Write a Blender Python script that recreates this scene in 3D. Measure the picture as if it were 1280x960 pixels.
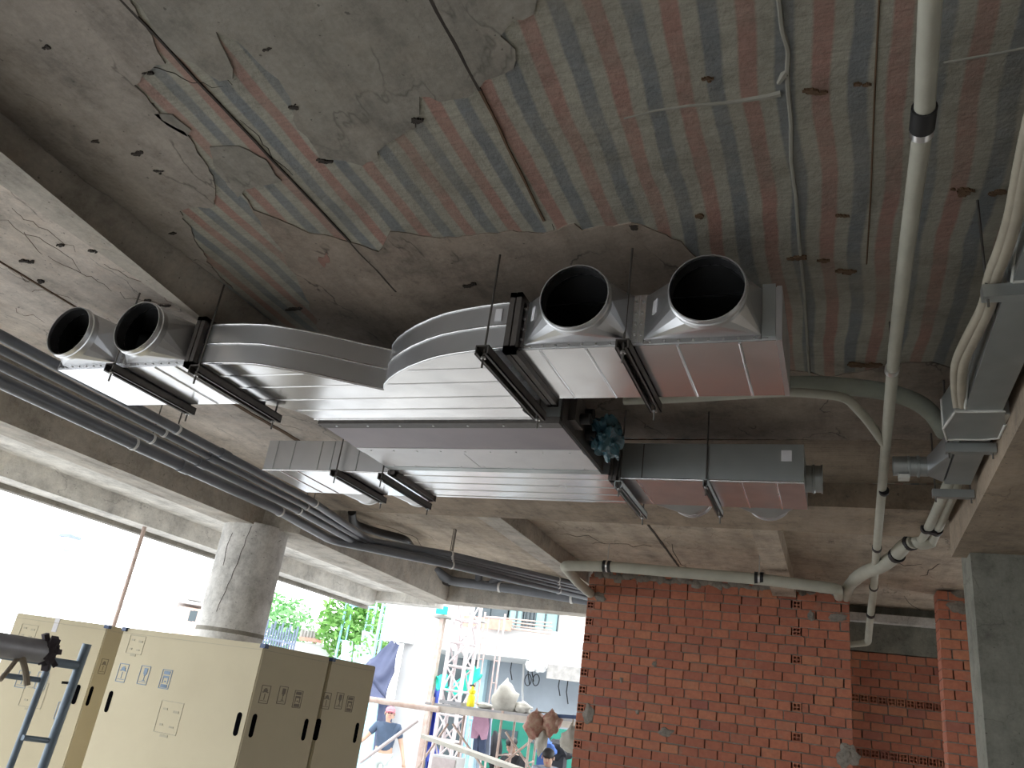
import bpy, bmesh, math, random
from mathutils import Vector, Matrix, noise
random.seed(7)
for o in list(bpy.data.objects): bpy.data.objects.remove(o)
S = bpy.context.scene
COL = S.collection
CAMH = 1.70                      # camera height above the concrete floor; all z below are relative to the camera
GROUND = -1.85                   # street level outside

# ------------------------------------------------------------------ camera
YAW, PIT, ROL, FPX = -.41723, .390715, .14542, 1000.0
def _rot():
    cy, sy, cp, sp, cr, sr = math.cos(YAW), math.sin(YAW), math.cos(PIT), math.sin(PIT), math.cos(ROL), math.sin(ROL)
    f = Vector((sy*cp, cy*cp, sp)); r = Vector((cy, -sy, 0)); u = r.cross(f)
    return r*cr+u*sr, u*cr-r*sr, f
CR, CU, CF = _rot()
cam = bpy.data.cameras.new('camera'); camo = bpy.data.objects.new('camera', cam); COL.objects.link(camo)
cam.sensor_width = 36; cam.lens = 36*FPX/1280; cam.clip_end = 500; cam.clip_start = .05
mw = Matrix((CR, CU, -CF)).transposed().to_4x4(); mw.translation = (0, 0, CAMH); camo.matrix_world = mw
S.camera = camo
# ------------------------------------------------------------------ light
w = bpy.data.worlds.new('overcast'); S.world = w; w.use_nodes = True
bg = w.node_tree.nodes['Background']; bg.inputs[0].default_value = (.94, .975, 1, 1); bg.inputs[1].default_value = 3.0
S.view_settings.view_transform = 'Standard'; S.view_settings.look = 'None'; S.view_settings.gamma = 1
S.view_settings.use_curve_mapping = False; S.view_settings.exposure = 0.85

# ------------------------------------------------------------------ pixel -> place
def ray(x, y): return CR*((x-640)/FPX) - CU*((y-480)/FPX) + CF
def onz(x, y, z): d = ray(x, y); return d*(z/d.z)
def ony(x, y, Y): d = ray(x, y); return d*(Y/d.y)
def onx(x, y, X): d = ray(x, y); return d*(X/d.x)
def atd(x, y, D): d = ray(x, y); return d*(D/math.hypot(d.x, d.y))

# ------------------------------------------------------------------ materials
def nt(name):
    m = bpy.data.materials.new(name); m.use_nodes = True
    t = m.node_tree; b = t.nodes['Principled BSDF']
    return m, t, b
def N(t, ty, **kw):
    n = t.nodes.new(ty)
    for k, v in kw.items():
        if k in n.inputs: n.inputs[k].default_value = v
        else: setattr(n, k, v)
    return n
def ramp(t, fac, stops, interp='LINEAR'):
    r = t.nodes.new('ShaderNodeValToRGB'); e = r.color_ramp; e.interpolation = interp
    while len(e.elements) < len(stops): e.elements.new(.5)
    for el, (p, c) in zip(e.elements, stops):
        el.position = p; el.color = (c, c, c, 1) if isinstance(c, (int, float)) else (*c, 1)
    t.links.new(fac, r.inputs[0]); return r.outputs[0]
def mix(t, fac, a, b, mode='MIX'):
    n = t.nodes.new('ShaderNodeMix'); n.data_type = 'RGBA'; n.blend_type = mode
    for s, v in ((n.inputs[0], fac), (n.inputs[6], a), (n.inputs[7], b)):
        if isinstance(v, (int, float)): s.default_value = v
        elif isinstance(v, tuple): s.default_value = (*v, 1)
        else: t.links.new(v, s)
    return n.outputs[2]
def noise_f(t, co, scale, detail=4, rough=.6, dist=0.):
    n = N(t, 'ShaderNodeTexNoise', Scale=scale, Detail=detail, Roughness=rough, Distortion=dist)
    t.links.new(co, n.inputs['Vector']); return n.outputs['Fac']
def bump(t, b, h, strength=.3, dist=.02):
    n = N(t, 'ShaderNodeBump', Strength=strength, Distance=dist); t.links.new(h, n.inputs['Height']); t.links.new(n.outputs[0], b.inputs['Normal'])
def coords(t, kind='Object'): return t.nodes.new('ShaderNodeTexCoord').outputs[kind]
MATS = {}
def simple(name, c1, c2=None, scale=8, rough=.6, metal=0., bmp=0., rr=None, detail=4):
    if name in MATS: return MATS[name]
    m, t, b = nt(name); co = coords(t)
    c2 = c2 or tuple(v*.8 for v in c1)
    f = noise_f(t, co, scale, detail)
    f2 = ramp(t, f, [(.3, 0.), (.7, 1.)])
    t.links.new(mix(t, f2, c1, c2), b.inputs['Base Color'])
    b.inputs['Roughness'].default_value = rough; b.inputs['Metallic'].default_value = metal
    if rr: t.links.new(ramp(t, f, [(.3, rr[0]), (.7, rr[1])]), b.inputs['Roughness'])
    if bmp: bump(t, b, noise_f(t, co, scale*3, 3), bmp, .01)
    MATS[name] = m; return m
def concrete(name, base, dark, stain, cracks=.6, scale=1., planks=None):
    m, t, b = nt(name); co = coords(t)
    big = noise_f(t, co, 1.3*scale, 5, .65, .4); mid = noise_f(t, co, 6*scale, 6, .7); fine = noise_f(t, co, 60*scale, 3)
    c = mix(t, ramp(t, big, [(.35, 0.), (.68, 1.)]), base, dark)
    c = mix(t, ramp(t, mid, [(.5, 0.), (.75, .7)]), c, stain)
    c = mix(t, .35, c, mix(t, fine, tuple(v*.6 for v in base), tuple(min(1, v*1.35) for v in base)))
    mo = ramp(t, noise_f(t, co, 3.2*scale, 9, .78), [(.30, .50), (.48, .95), (.66, 1.22)]); c = mix(t, 1., c, mo, 'MULTIPLY')
    sm = N(t, 'ShaderNodeMapping'); sm.inputs['Scale'].default_value = (7*scale, 1.1*scale, 3*scale); t.links.new(co, sm.inputs[0])
    c = mix(t, 1., c, ramp(t, noise_f(t, sm.outputs[0], 1., 6, .7), [(.3, .74), (.5, 1.), (.7, 1.12)]), 'MULTIPLY')
    c = mix(t, ramp(t, noise_f(t, co, 42*scale, 2, .5), [(.70, 0.), (.74, .75)]), c, tuple(v*.35 for v in dark))
    if cracks:
        mp = N(t, 'ShaderNodeMapping'); mp.inputs['Scale'].default_value = (1.1*scale, .55*scale, 1.1*scale); t.links.new(co, mp.inputs[0])
        dn = N(t, 'ShaderNodeTexNoise', Scale=5., Detail=4.); t.links.new(mp.outputs[0], dn.inputs['Vector'])
        va = N(t, 'ShaderNodeVectorMath', operation='MULTIPLY_ADD'); va.inputs[1].default_value = (.35, .35, .35)
        t.links.new(dn.outputs['Color'], va.inputs[0]); t.links.new(mp.outputs[0], va.inputs[2])
        vo = N(t, 'ShaderNodeTexVoronoi', feature='DISTANCE_TO_EDGE', Scale=1.8); t.links.new(va.outputs[0], vo.inputs['Vector'])
        ln = ramp(t, vo.outputs['Distance'], [(.0, 1.), (.012, 0.)])
        br = ramp(t, noise_f(t, co, 3.1*scale, 3), [(.5, 0.), (.6, 1.)])
        mul = N(t, 'ShaderNodeMath', operation='MULTIPLY'); t.links.new(ln, mul.inputs[0]); t.links.new(br, mul.inputs[1])
        mu2 = N(t, 'ShaderNodeMath', operation='MULTIPLY'); t.links.new(mul.outputs[0], mu2.inputs[0]); mu2.inputs[1].default_value = cracks
        c = mix(t, mu2.outputs[0], c, tuple(v*.25 for v in dark))
    t.links.new(c, b.inputs['Base Color']); b.inputs['Roughness'].default_value = .85
    h = noise_f(t, co, 25*scale, 5)
    if planks:
        wv = N(t, 'ShaderNodeTexWave', Scale=planks, Distortion=1.5); wv.bands_direction = 'Y'; t.links.new(co, wv.inputs[0])
        ad = N(t, 'ShaderNodeMath', operation='ADD'); t.links.new(wv.outputs['Fac'], ad.inputs[0]); t.links.new(h, ad.inputs[1]); h = ad.outputs[0]
    bump(t, b, h, .35, .01)
    MATS[name] = m; return m
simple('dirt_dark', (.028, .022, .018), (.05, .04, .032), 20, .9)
concrete('c_patch_grey', (.265, .248, .216), (.21, .195, .165), (.30, .26, .21), .5)
concrete('c_patch_warm', (.33, .295, .258), (.25, .224, .198), (.23, .19, .155), .7)
concrete('c_patch_brown', (.30, .25, .205), (.21, .175, .145), (.33, .25, .20), .9)
concrete('c_pale', (.66, .595, .53), (.50, .455, .41), (.56, .45, .37), .8)  # paler by own colour, and partly by light from the open side painted in
concrete('c_beam', (.47, .435, .385), (.36, .335, .295), (.44, .34, .26), .4)
concrete('c_brown', (.32, .255, .19), (.23, .185, .14), (.37, .27, .175), .4)
concrete('c_far', (.45, .38, .30), (.32, .27, .22), (.38, .28, .19), .7)
concrete('c_white', (.70, .68, .64), (.58, .56, .52), (.6, .54, .47), .5)
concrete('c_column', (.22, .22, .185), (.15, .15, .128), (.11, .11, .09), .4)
concrete('c_round', (.66, .65, .63), (.56, .55, .53), (.5, .47, .43), .3)
concrete('c_floor', (.50, .48, .45), (.42, .40, .38), (.38, .35, .32), .3)
concrete('c_mortar', (.25, .225, .195), (.185, .165, .145), (.29, .26, .23), 0, 4)
concrete('c_ripple', (.27, .215, .16), (.20, .155, .115), (.30, .23, .16), .3, 1, 9)
def ceiling_mat():
    m, t, b = nt('tarp_printed_concrete'); co = coords(t)
    sx = N(t, 'ShaderNodeSeparateXYZ'); t.links.new(co, sx.inputs[0])
    wob = noise_f(t, co, 1.2, 3, .5)
    ma = N(t, 'ShaderNodeMath', operation='MULTIPLY_ADD'); ma.inputs[1].default_value = .09; t.links.new(wob, ma.inputs[0]); t.links.new(sx.outputs[0], ma.inputs[2])
    a2 = N(t, 'ShaderNodeMath', operation='MULTIPLY_ADD'); a2.inputs[1].default_value = 1/.187; a2.inputs[2].default_value = 50+.155/.187+.5
    t.links.new(ma.outputs[0], a2.inputs[0])
    fr = N(t, 'ShaderNodeMath', operation='FRACT'); t.links.new(a2.outputs[0], fr.inputs[0])
    pale, red, blue = (.335, .325, .272), (.33, .155, .13), (.125, .15, .18)
    st = ramp(t, fr.outputs[0], [(0, blue), (.11, blue), (.16, pale), (.35, pale), (.39, red), (.61, red), (.65, pale), (.85, pale), (.89, blue)])
    fade = ramp(t, noise_f(t, co, 2.5, 5, .7), [(.28, .35), (.58, .92)])
    c = mix(t, fade, (.26, .24, .195), st); c = mix(t, 1., c, ramp(t, noise_f(t, co, 4, 9, .8), [(.3, .5), (.48, .95), (.68, 1.2)]), 'MULTIPLY')
    fm = N(t, 'ShaderNodeMapping'); fm.inputs['Scale'].default_value = (5, 60, 1); t.links.new(co, fm.inputs[0]); c = mix(t, 1., c, ramp(t, noise_f(t, fm.outputs[0], 2., 5, .7), [(.3, .78), (.7, 1.16)]), 'MULTIPLY')
    c = mix(t, ramp(t, noise_f(t, co, 1.1, 4), [(.45, 0.), (.75, .4)]), c, (.13, .105, .07))
    c = mix(t, .22, c, mix(t, noise_f(t, co, 30, 5, .75), tuple(v*.4 for v in pale), tuple(v*1.4 for v in pale)))
    sp = ramp(t, noise_f(t, co, 14, 3, .5), [(.74, 0.), (.80, .6)])
    c = mix(t, sp, c, (.06, .045, .035))
    t.links.new(c, b.inputs['Base Color']); b.inputs['Roughness'].default_value = .8
    bump(t, b, noise_f(t, co, 9, 6, .7), .5, .02)
    MATS['ceiling'] = m
ceiling_mat()
def galv(name, col, r0, r1, bm=.12):
    m, t, b = nt(name); co = coords(t)
    f = noise_f(t, co, 4, 2)
    c = mix(t, ramp(t, f, [(.3, 0.), (.7, 1.)]), col, tuple(v*.86 for v in col))
    t.links.new(c, b.inputs['Base Color']); b.inputs['Metallic'].default_value = .92
    t.links.new(ramp(t, f, [(.3, r0), (.75, r1)]), b.inputs['Roughness'])
    MATS[name] = m
galv('galv', (.66, .67, .69), .30, .42, .03); galv('galv_bright', (.76, .765, .78), .17, .25, .06); galv('galv_dull', (.46, .49, .49), .38, .5, .03)
galv('bead', (.85, .86, .88), .18, .28, 0)
simple('steel_dark', (.075, .068, .064), (.11, .098, .09), 20, .5, .3, .1); simple('shade_black', (.022, .023, .026), None, 20, .95)  # last one: shade inside the duct openings put into a black colour
simple('rubber_black', (.012, .012, .014), None, 10, .6)
simple('fcu_grey', (.34, .30, .32), (.29, .26, .28), 3, .5, .35)
simple('fcu_light', (.66, .65, .66), (.58, .57, .58), 4, .42, .55)
simple('rod', (.16, .15, .14), None, 40, .45, .7)
simple('pvc_grey', (.155, .168, .195), (.12, .132, .155), 6, .30)
simple('pvc_black', (.02, .02, .022), None, 6, .4)
simple('pvc_white', (.8, .8, .8), None, 6, .4)
simple('insul_white', (.46, .455, .385), (.39, .385, .325), 7, .75, 0, .25)
simple('insul_green', (.34, .36, .30), (.27, .29, .245), 7, .75, 0, .25)
simple('insul_cream', (.42, .38, .30), (.33, .30, .24), 7, .7, 0, .25)
simple('sealant', (.62, .62, .58), None, 12, .6, 0, .2)
simple('sticker', (.82, .82, .85), (.74, .74, .78), 30, .6)
simple('screw', (.75, .75, .75), None, 5, .3, 1.)
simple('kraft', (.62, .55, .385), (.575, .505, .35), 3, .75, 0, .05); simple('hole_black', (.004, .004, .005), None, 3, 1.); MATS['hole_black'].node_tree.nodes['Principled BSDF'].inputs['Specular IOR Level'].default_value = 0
simple('kraft_brown', (.40, .25, .13), (.35, .22, .115), 3, .8, 0, .05)
simple('print_blue', (.25, .34, .46), None, 20, .7)
simple('print_faint', (.52, .47, .345), None, 20, .7)
simple('print_brown', (.27, .23, .18), None, 20, .7)
simple('tape', (.72, .70, .72), None, 20, .3)
simple('strap_blue', (.06, .10, .22), None, 20, .5)
simple('blue_plastic', (.02, .075, .11), (.06, .15, .19), 14, .25, 0, .7)
simple('scaf_blue', (.22, .29, .36), (.14, .18, .23), 9, .45, .2); simple('pipe_steel', (.36, .36, .39), (.28, .28, .30), 9, .45, .3)
simple('scaf_cyan', (.35, .66, .80), (.28, .55, .70), 9, .5)
simple('scaf_pink', (.58, .44, .42), (.44, .31, .29), 9, .6)
simple('scaf_white', (.56, .50, .50), (.42, .36, .36), 9, .6)
simple('scaf_rust', (.52, .42, .38), (.38, .27, .22), 9, .7)
simple('wood_plank', (.50, .45, .40), (.36, .32, .29), 6, .85, 0, .2)
simple('wood_grey', (.33, .33, .34), (.25, .25, .26), 6, .85, 0, .2)
simple('tie', (.06, .05, .06), None, 9, .9); simple('rope', (.30, .25, .19), None, 30, .9)
simple('facade_white', (.62, .62, .615), (.54, .54, .535), 1, .85)
simple('facade_grey', (.36, .40, .45), (.30, .33, .37), 1.2, .85)
simple('facade_cream', (.78, .72, .66), None, 1, .85)
simple('facade_brickred', (.62, .34, .26), (.5, .25, .2), 8, .85)
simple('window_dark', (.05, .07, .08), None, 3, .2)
simple('window_glass', (.25, .42, .42), None, 3, .15)
simple('tarp_green', (.02, .62, .46), (.015, .50, .38), 3, .5, 0, .2)
simple('tarp_blue', (.075, .09, .17), (.045, .055, .11), 2, .6, 0, .2)
simple('tarp_blue2', (.06, .10, .50), None, 4, .5)
simple('sheet_cyan', (.48, .66, .72), (.38, .55, .62), 4, .5)
simple('sign_green', (.0, .62, .40), None, 4, .5)
simple('leaf', (.10, .28, .05), (.20, .40, .09), 5, .6); simple('leaf2', (.14, .36, .12), (.24, .48, .2), 5, .6)
simple('bark', (.16, .11, .07), None, 9, .9)
simple('fence_metal', (.20, .24, .33), None, 9, .5, .3)
simple('skin', (.50, .32, .23), (.45, .28, .20), 6, .55); simple('hair', (.015, .013, .012), None, 9, .6)
simple('cap_red', (.60, .22, .26), None, 9, .8); simple('shirt_navy', (.055, .085, .14), None, 9, .8)
simple('trousers_pale', (.66, .72, .70), None, 9, .85); simple('shirt_pink', (.62, .36, .50), None, 9, .8)
simple('jeans', (.07, .10, .18), None, 9, .85); simple('shirt_black', (.02, .02, .024), None, 9, .8); simple('shirt_blue', (.46, .54, .68), None, 9, .8)
simple('shoe', (.03, .03, .03), None, 9, .6); simple('badge', (.35, .45, .6), None, 9, .8)
simple('bottle_yellow', (.85, .72, .02), None, 9, .35); simple('bag_white', (.46, .44, .39), (.36, .34, .30), 9, .8, 0, .5)
simple('bag_net', (.36, .26, .18), (.26, .085, .07), 18, .7, 0, .6); simple('cloth_blue', (.05, .12, .36), None, 9, .8)
simple('rubble', (.38, .36, .34), (.26, .25, .24), 9, .9)
simple('asphalt', (.42, .42, .42), (.36, .36, .36), 5, .9)
simple('lamp_teal', (.55, .78, .78), None, 9, .5)
def brick_mat(name, stops):
    m, t, b = nt(name); co = coords(t)
    oi = t.nodes.new('ShaderNodeObjectInfo')
    c = ramp(t, oi.outputs['Random'], stops)
    ad = N(t, 'ShaderNodeVectorMath', operation='ADD'); t.links.new(co, ad.inputs[0]); t.links.new(oi.outputs['Location'], ad.inputs[1])
    f = noise_f(t, ad.outputs[0], 22, 4)
    c = mix(t, ramp(t, f, [(.35, 0.), (.8, .45)]), c, (.20, .055, .04))
    c = mix(t, ramp(t, noise_f(t, ad.outputs[0], 7, 4), [(.6, 0.), (.8, .5)]), c, (.30, .24, .19))
    t.links.new(c, b.inputs['Base Color']); b.inputs['Roughness'].default_value = .85
    bump(t, b, noise_f(t, ad.outputs[0], 60, 3), .3, .006); MATS[name] = m
brick_mat('brick', [(0, (.37, .135, .085)), (.35, (.43, .155, .092)), (.7, (.48, .18, .105)), (.9, (.50, .215, .12)), (1, (.31, .11, .085))])
def MT(n): return MATS[n] if n in MATS else bpy.data.materials[n]

# ------------------------------------------------------------------ mesh helpers
LOC = {}
def put(o, label=None, cat=None, group=None, kind=None):
    if label: o['label'] = label
    if cat: o['category'] = cat
    if group: o['group'] = group
    if kind: o['kind'] = kind
    return o
def thing(name, loc, label, cat, group=None):
    o = bpy.data.objects.new(name, None); COL.objects.link(o); o.empty_display_size = .1
    loc = Vector(loc); o.location = loc + Vector((0, 0, CAMH)); LOC[o] = loc
    return put(o, label, cat, group)
def obj(name, bm, mat, parent=None, label=None, cat=None, group=None, kind=None, smooth=None, recalc=True, base=True):
    if recalc: bmesh.ops.recalc_face_normals(bm, faces=bm.faces)
    if parent is None:
        if base:
            xs = [v.co for v in bm.verts]
            loc = Vector(((min(v.x for v in xs)+max(v.x for v in xs))/2, (min(v.y for v in xs)+max(v.y for v in xs))/2, min(v.z for v in xs)))
        else: loc = Vector((0, 0, 0))
    else: loc = LOC[parent]
    bmesh.ops.translate(bm, verts=bm.verts, vec=-loc)
    me = bpy.data.meshes.new(name); bm.to_mesh(me); bm.free(); me.materials.append(MT(mat) if isinstance(mat, str) else mat)
    if smooth is not None:
        me.shade_smooth(); me.set_sharp_from_angle(angle=math.radians(smooth))
    o = bpy.data.objects.new(name, me); COL.objects.link(o); LOC[o] = loc
    if parent is None: o.location = loc + Vector((0, 0, CAMH))
    else: o.parent = parent
    return put(o, label, cat, group, kind)
def BM(): return bmesh.new()
def hexa(bm, p):
    v = [bm.verts.new(q) for q in p]
    for f in ((0, 1, 2, 3), (7, 6, 5, 4), (0, 4, 5, 1), (1, 5, 6, 2), (2, 6, 7, 3), (3, 7, 4, 0)): bm.faces.new([v[i] for i in f])
def box(bm, x0, x1, y0, y1, z0, z1):
    hexa(bm, [(x0, y0, z0), (x1, y0, z0), (x1, y1, z0), (x0, y1, z0), (x0, y0, z1), (x1, y0, z1), (x1, y1, z1), (x0, y1, z1)]); return bm
def obox(bm, c, ax, ay, az, sx, sy, sz):
    c = Vector(c); P = []
    for k in (-.5, .5):
        for i, j in ((-.5, -.5), (.5, -.5), (.5, .5), (-.5, .5)): P.append(c+ax*(i*sx)+ay*(j*sy)+az*(k*sz))
    hexa(bm, P); return bm
def frame(d):
    d = d.normalized(); u = Vector((0, 0, 1)) if abs(d.z) < .95 else Vector((1, 0, 0))
    a = d.cross(u).normalized(); return d, a, a.cross(d).normalized()
def bar(bm, a, b, w, h=None):
    a, b = Vector(a), Vector(b); d, s, u = frame(b-a); obox(bm, (a+b)/2, d, s, u, (b-a).length, w, h or w); return bm
def tube(bm, pts, r, seg=14, cap=True, fillet=0., steps=5):
    pts = [Vector(p) for p in pts]; rs = r if isinstance(r, (list, tuple)) else None
    if fillet and len(pts) > 2:
        out, ro = [pts[0]], [rs[0]] if rs else None
        for i in range(1, len(pts)-1):
            p, a, b = pts[i], pts[i-1], pts[i+1]
            la, lb = (a-p).length, (b-p).length; k = min(fillet, la*.48, lb*.48)
            A, B = p+(a-p)/la*k, p+(b-p)/lb*k
            for s in range(steps+1):
                q = s/steps; out.append(A*(1-q)**2+p*2*q*(1-q)+B*q*q)
                if rs: ro.append(rs[i])
        out.append(pts[-1]); pts = out
        if rs: ro.append(rs[-1]); rs = ro
    rings = []; n = len(pts); prev = None
    for i, p in enumerate(pts):
        d = (pts[min(i+1, n-1)]-pts[max(i-1, 0)]).normalized()
        if prev is None: _, a, _ = frame(d)
        else:
            a = prev-d*prev.dot(d)
            a = a.normalized() if a.length > 1e-6 else frame(d)[1]
        prev = a; b = d.cross(a); R = rs[i] if rs else r
        rings.append([bm.verts.new(p+(a*math.cos(2*math.pi*k/seg)+b*math.sin(2*math.pi*k/seg))*R) for k in range(seg)])
    for r0, r1 in zip(rings, rings[1:]):
        for k in range(seg): bm.faces.new((r0[k], r0[(k+1) % seg], r1[(k+1) % seg], r1[k]))
    if cap: bm.faces.new(rings[0][::-1]); bm.faces.new(rings[-1])
    return bm
def prism(bm, poly, z0, z1):
    lo = [bm.verts.new((p[0], p[1], z0)) for p in poly]; hi = [bm.verts.new((p[0], p[1], z1)) for p in poly]
    n = len(poly); bm.faces.new(lo[::-1]); bm.faces.new(hi)
    for i in range(n): bm.faces.new((lo[i], lo[(i+1) % n], hi[(i+1) % n], hi[i]))
    return bm
def blob(bm, c, rx, ry, rz, seed=0, amp=.25, fr=2., sub=3, M3=None):
    r = bmesh.ops.create_icosphere(bm, subdivisions=sub, radius=1)
    for v in r['verts']:
        d = v.co.normalized(); k = 1+amp*noise.noise(d*fr+Vector((seed*3.7, seed*1.3, 0)))+amp*.4*noise.noise(d*fr*3+Vector((0, seed*2.1, 4)))
        p = Vector((d.x*rx, d.y*ry, d.z*rz))*k
        if M3: p = M3 @ p
        v.co = Vector(c)+p
    return bm
def ring_loft(bm, loops, close=False):
    vs = [[bm.verts.new(p) for p in l] for l in loops]; n = len(vs[0])
    for a, b in zip(vs, vs[1:]):
        for k in range(n): bm.faces.new((a[k], a[(k+1) % n], b[(k+1) % n], b[k]))
    return vs
def copy_tree(o, off, parent=None, label=None):
    c = o.copy(); COL.objects.link(c)
    if parent: c.parent = parent
    else: c.location = o.location+Vector(off); LOC[c] = LOC[o]+Vector(off)
    if label: c['label'] = label
    for ch in list(o.children): copy_tree(ch, off, c)
    return c
XA, YA, ZA = Vector((1, 0, 0)), Vector((0, 1, 0)), Vector((0, 0, 1))
ZC, ZB, ZE = 1.72, 1.555, 1.30           # slab, shallow beams, deep edge beams (above camera)
ZF = -CAMH

# ================================================================== STRUCTURE
def struct(name, bm, mat, label, parent=None, **k):
    return obj(name, bm, mat, parent, label=label, cat=None if parent else k.pop('cat', 'structure'), kind=None if parent else 'structure', base=False, **k)
struct('floor', prism(BM(), [(-7, -9), (6, -9), (6, 12), (-7, 12)], ZF-.2, ZF), 'c_floor', 'bare concrete floor slab under the duct works', cat='floor')
struct('street_ground', prism(BM(), [(-60, -40), (40, -40), (40, 70), (-60, 70)], GROUND-.3, GROUND), 'asphalt', 'pale street ground outside the building', cat='ground')
ceil = struct('ceiling', box(BM(), -2.72, 5, -8, 5.54, ZC, ZC+.2), 'ceiling', 'concrete slab with faded red and blue tarpaulin stripe print', cat='ceiling')
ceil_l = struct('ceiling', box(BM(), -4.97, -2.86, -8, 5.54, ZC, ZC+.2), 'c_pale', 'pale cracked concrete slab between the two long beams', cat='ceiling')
ceil_f = struct('ceiling', box(box(BM(), -4.97, 5, 6.2, 9.9, ZC, ZC+.2), -.3, 5, 9.9, 10.7, ZC, ZC+.2), 'c_far', 'brownish concrete slab in front of the brick wall', cat='ceiling')
struct('ceiling', prism(BM(), [(-6.9, -8), (-5.3, -8), (-5.3, 10.2), (-.3, 10.2), (-.3, 11.3), (-6.9, 11.3)], 1.50, 1.7), 'c_white', 'whitish outer slab over the building edge', cat='ceiling')
def beam(poly, z0, z1, mat, label): return struct('concrete_beam', prism(BM(), poly, z0, z1), mat, label, cat='beam')
bm = BM()
yN, yM, yF = -2., 3.0, 5.54
def xb(Y): return -2.665-(Y-1.395)*.1255
hexa(bm, [(-2.86, yN, ZB), (xb(yN), yN, ZB), (xb(2.9), 2.9, ZB), (-2.86, 2.9, ZB), (-2.86, yN, ZC+.05), (-2.72, yN, ZC+.05), (-2.72, 2.9, ZC+.05), (-2.86, 2.9, ZC+.05)])
hexa(bm, [(-2.86, 2.9, ZB), (xb(2.9), 2.9, ZB), (-2.78, yF, ZB), (-2.86, yF, ZB), (-2.86, 2.9, ZC+.05), (-2.72, 2.9, ZC+.05), (-2.72, yF, ZC+.05), (-2.86, yF, ZC+.05)])
struct('concrete_beam', bm, 'c_beam', 'slim tapering concrete beam beside the striped ceiling bay', cat='beam')
beam([(-4.97, 5.54), (1.4, 5.54), (1.4, 6.25), (-4.97, 6.25)], ZB, ZC+.1, 'c_brown', 'shallow brown cross beam behind the rear duct')
beam([(-2.92, 6.25), (-2.70, 6.25), (-2.76, 9.9), (-2.98, 9.9)], ZB+.002, ZC+.05, 'c_beam', 'slim secondary beam ending above the brick wall corner')
beam([(-.62, 6.25), (-.43, 6.25), (-.43, 9.9), (-.68, 9.9)], ZB+.002, ZC+.05, 'c_far', 'slim secondary beam meeting the middle of the brick wall')
beam([(-5.3, -8), (-4.97, -8), (-4.97, 6.0), (-4.68, 6.2), (-4.87, 9.9), (-5.3, 9.9)], ZE, ZC+.2, 'c_beam', 'deep long edge beam carried by the round column')
beam([(-5.3, 9.9), (-.3, 9.9), (-.3, 10.25), (-5.3, 10.25)], ZE, ZC+.2, 'c_beam', 'deep edge beam across the far opening')
bm = BM(); prism(bm, [(-6.95, -8), (-6.62, -8), (-6.62, 11.0), (-6.95, 11.3)], ZE, 1.62); prism(bm, [(-6.62, 11.0), (-5.6, 11.0), (-5.6, 11.3), (-6.95, 11.3)], ZE+.06, 1.62)
struct('concrete_beam', bm, 'c_white', 'outermost light grey edge beam along the slab rim', cat='beam')
struct('trim_1', box(BM(), -7.0, -6.9, -8, 11.3, ZE-.045, ZE+.03), 'c_patch_grey', 'rough grey drip strip under the outermost beam', cat='trim')
beam([(.66, -8), (1.7, -8), (1.7, 5.7), (.66, 5.7)], ZE, ZC+.1, 'c_brown', 'deep brown beam beside the narrow duct and cream hoses')
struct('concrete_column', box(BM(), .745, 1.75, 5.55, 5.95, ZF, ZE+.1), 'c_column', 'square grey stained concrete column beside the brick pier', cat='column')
bm = BM()
tube(bm, [(-5.13, 6.14, ZF), (-5.13, 6.14, ZE+.02)], .30, 40)
rc = thing('round_column', (-5.13, 6.14, ZF), 'round pale concrete column under the edge beam behind the cartons', 'column'); rc['kind'] = 'structure'
obj('shaft', bm, 'c_round', rc, smooth=40)
bm = BM(); tube(bm, [(-5.13, 6.14, .34), (-5.13, 6.14, .375)], .303, 40); obj('joint_band', bm, 'c_patch_grey', rc, smooth=40)
bm = BM()
def on_col(a, z, r=.3015): return Vector((-5.13+r*math.cos(a), 6.14+r*math.sin(a), z))
for a0, z0, n in ((-1.05, 1.28, 14), (-1.6, 1.2, 6)):
    a, z, pts = a0, z0, []
    for i in range(n): pts.append(on_col(a, z)); a += random.uniform(-.06, .05); z -= .06
    tube(bm, pts, .0022, 5)
obj('crack', bm, 'dirt_dark', rc)
# enclosing walls of the floor that lie outside the picture
struct('wall_right', box(BM(), 5, 5.2, -8, 10, ZF, ZC+.2), 'c_far', 'plain concrete wall closing the far side of the bay', cat='wall')
struct('wall_rear', box(BM(), -2.2, 5.2, -8.2, -8, ZF, ZC+.2), 'c_far', 'plain concrete wall closing the bay behind', cat='wall')

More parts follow.
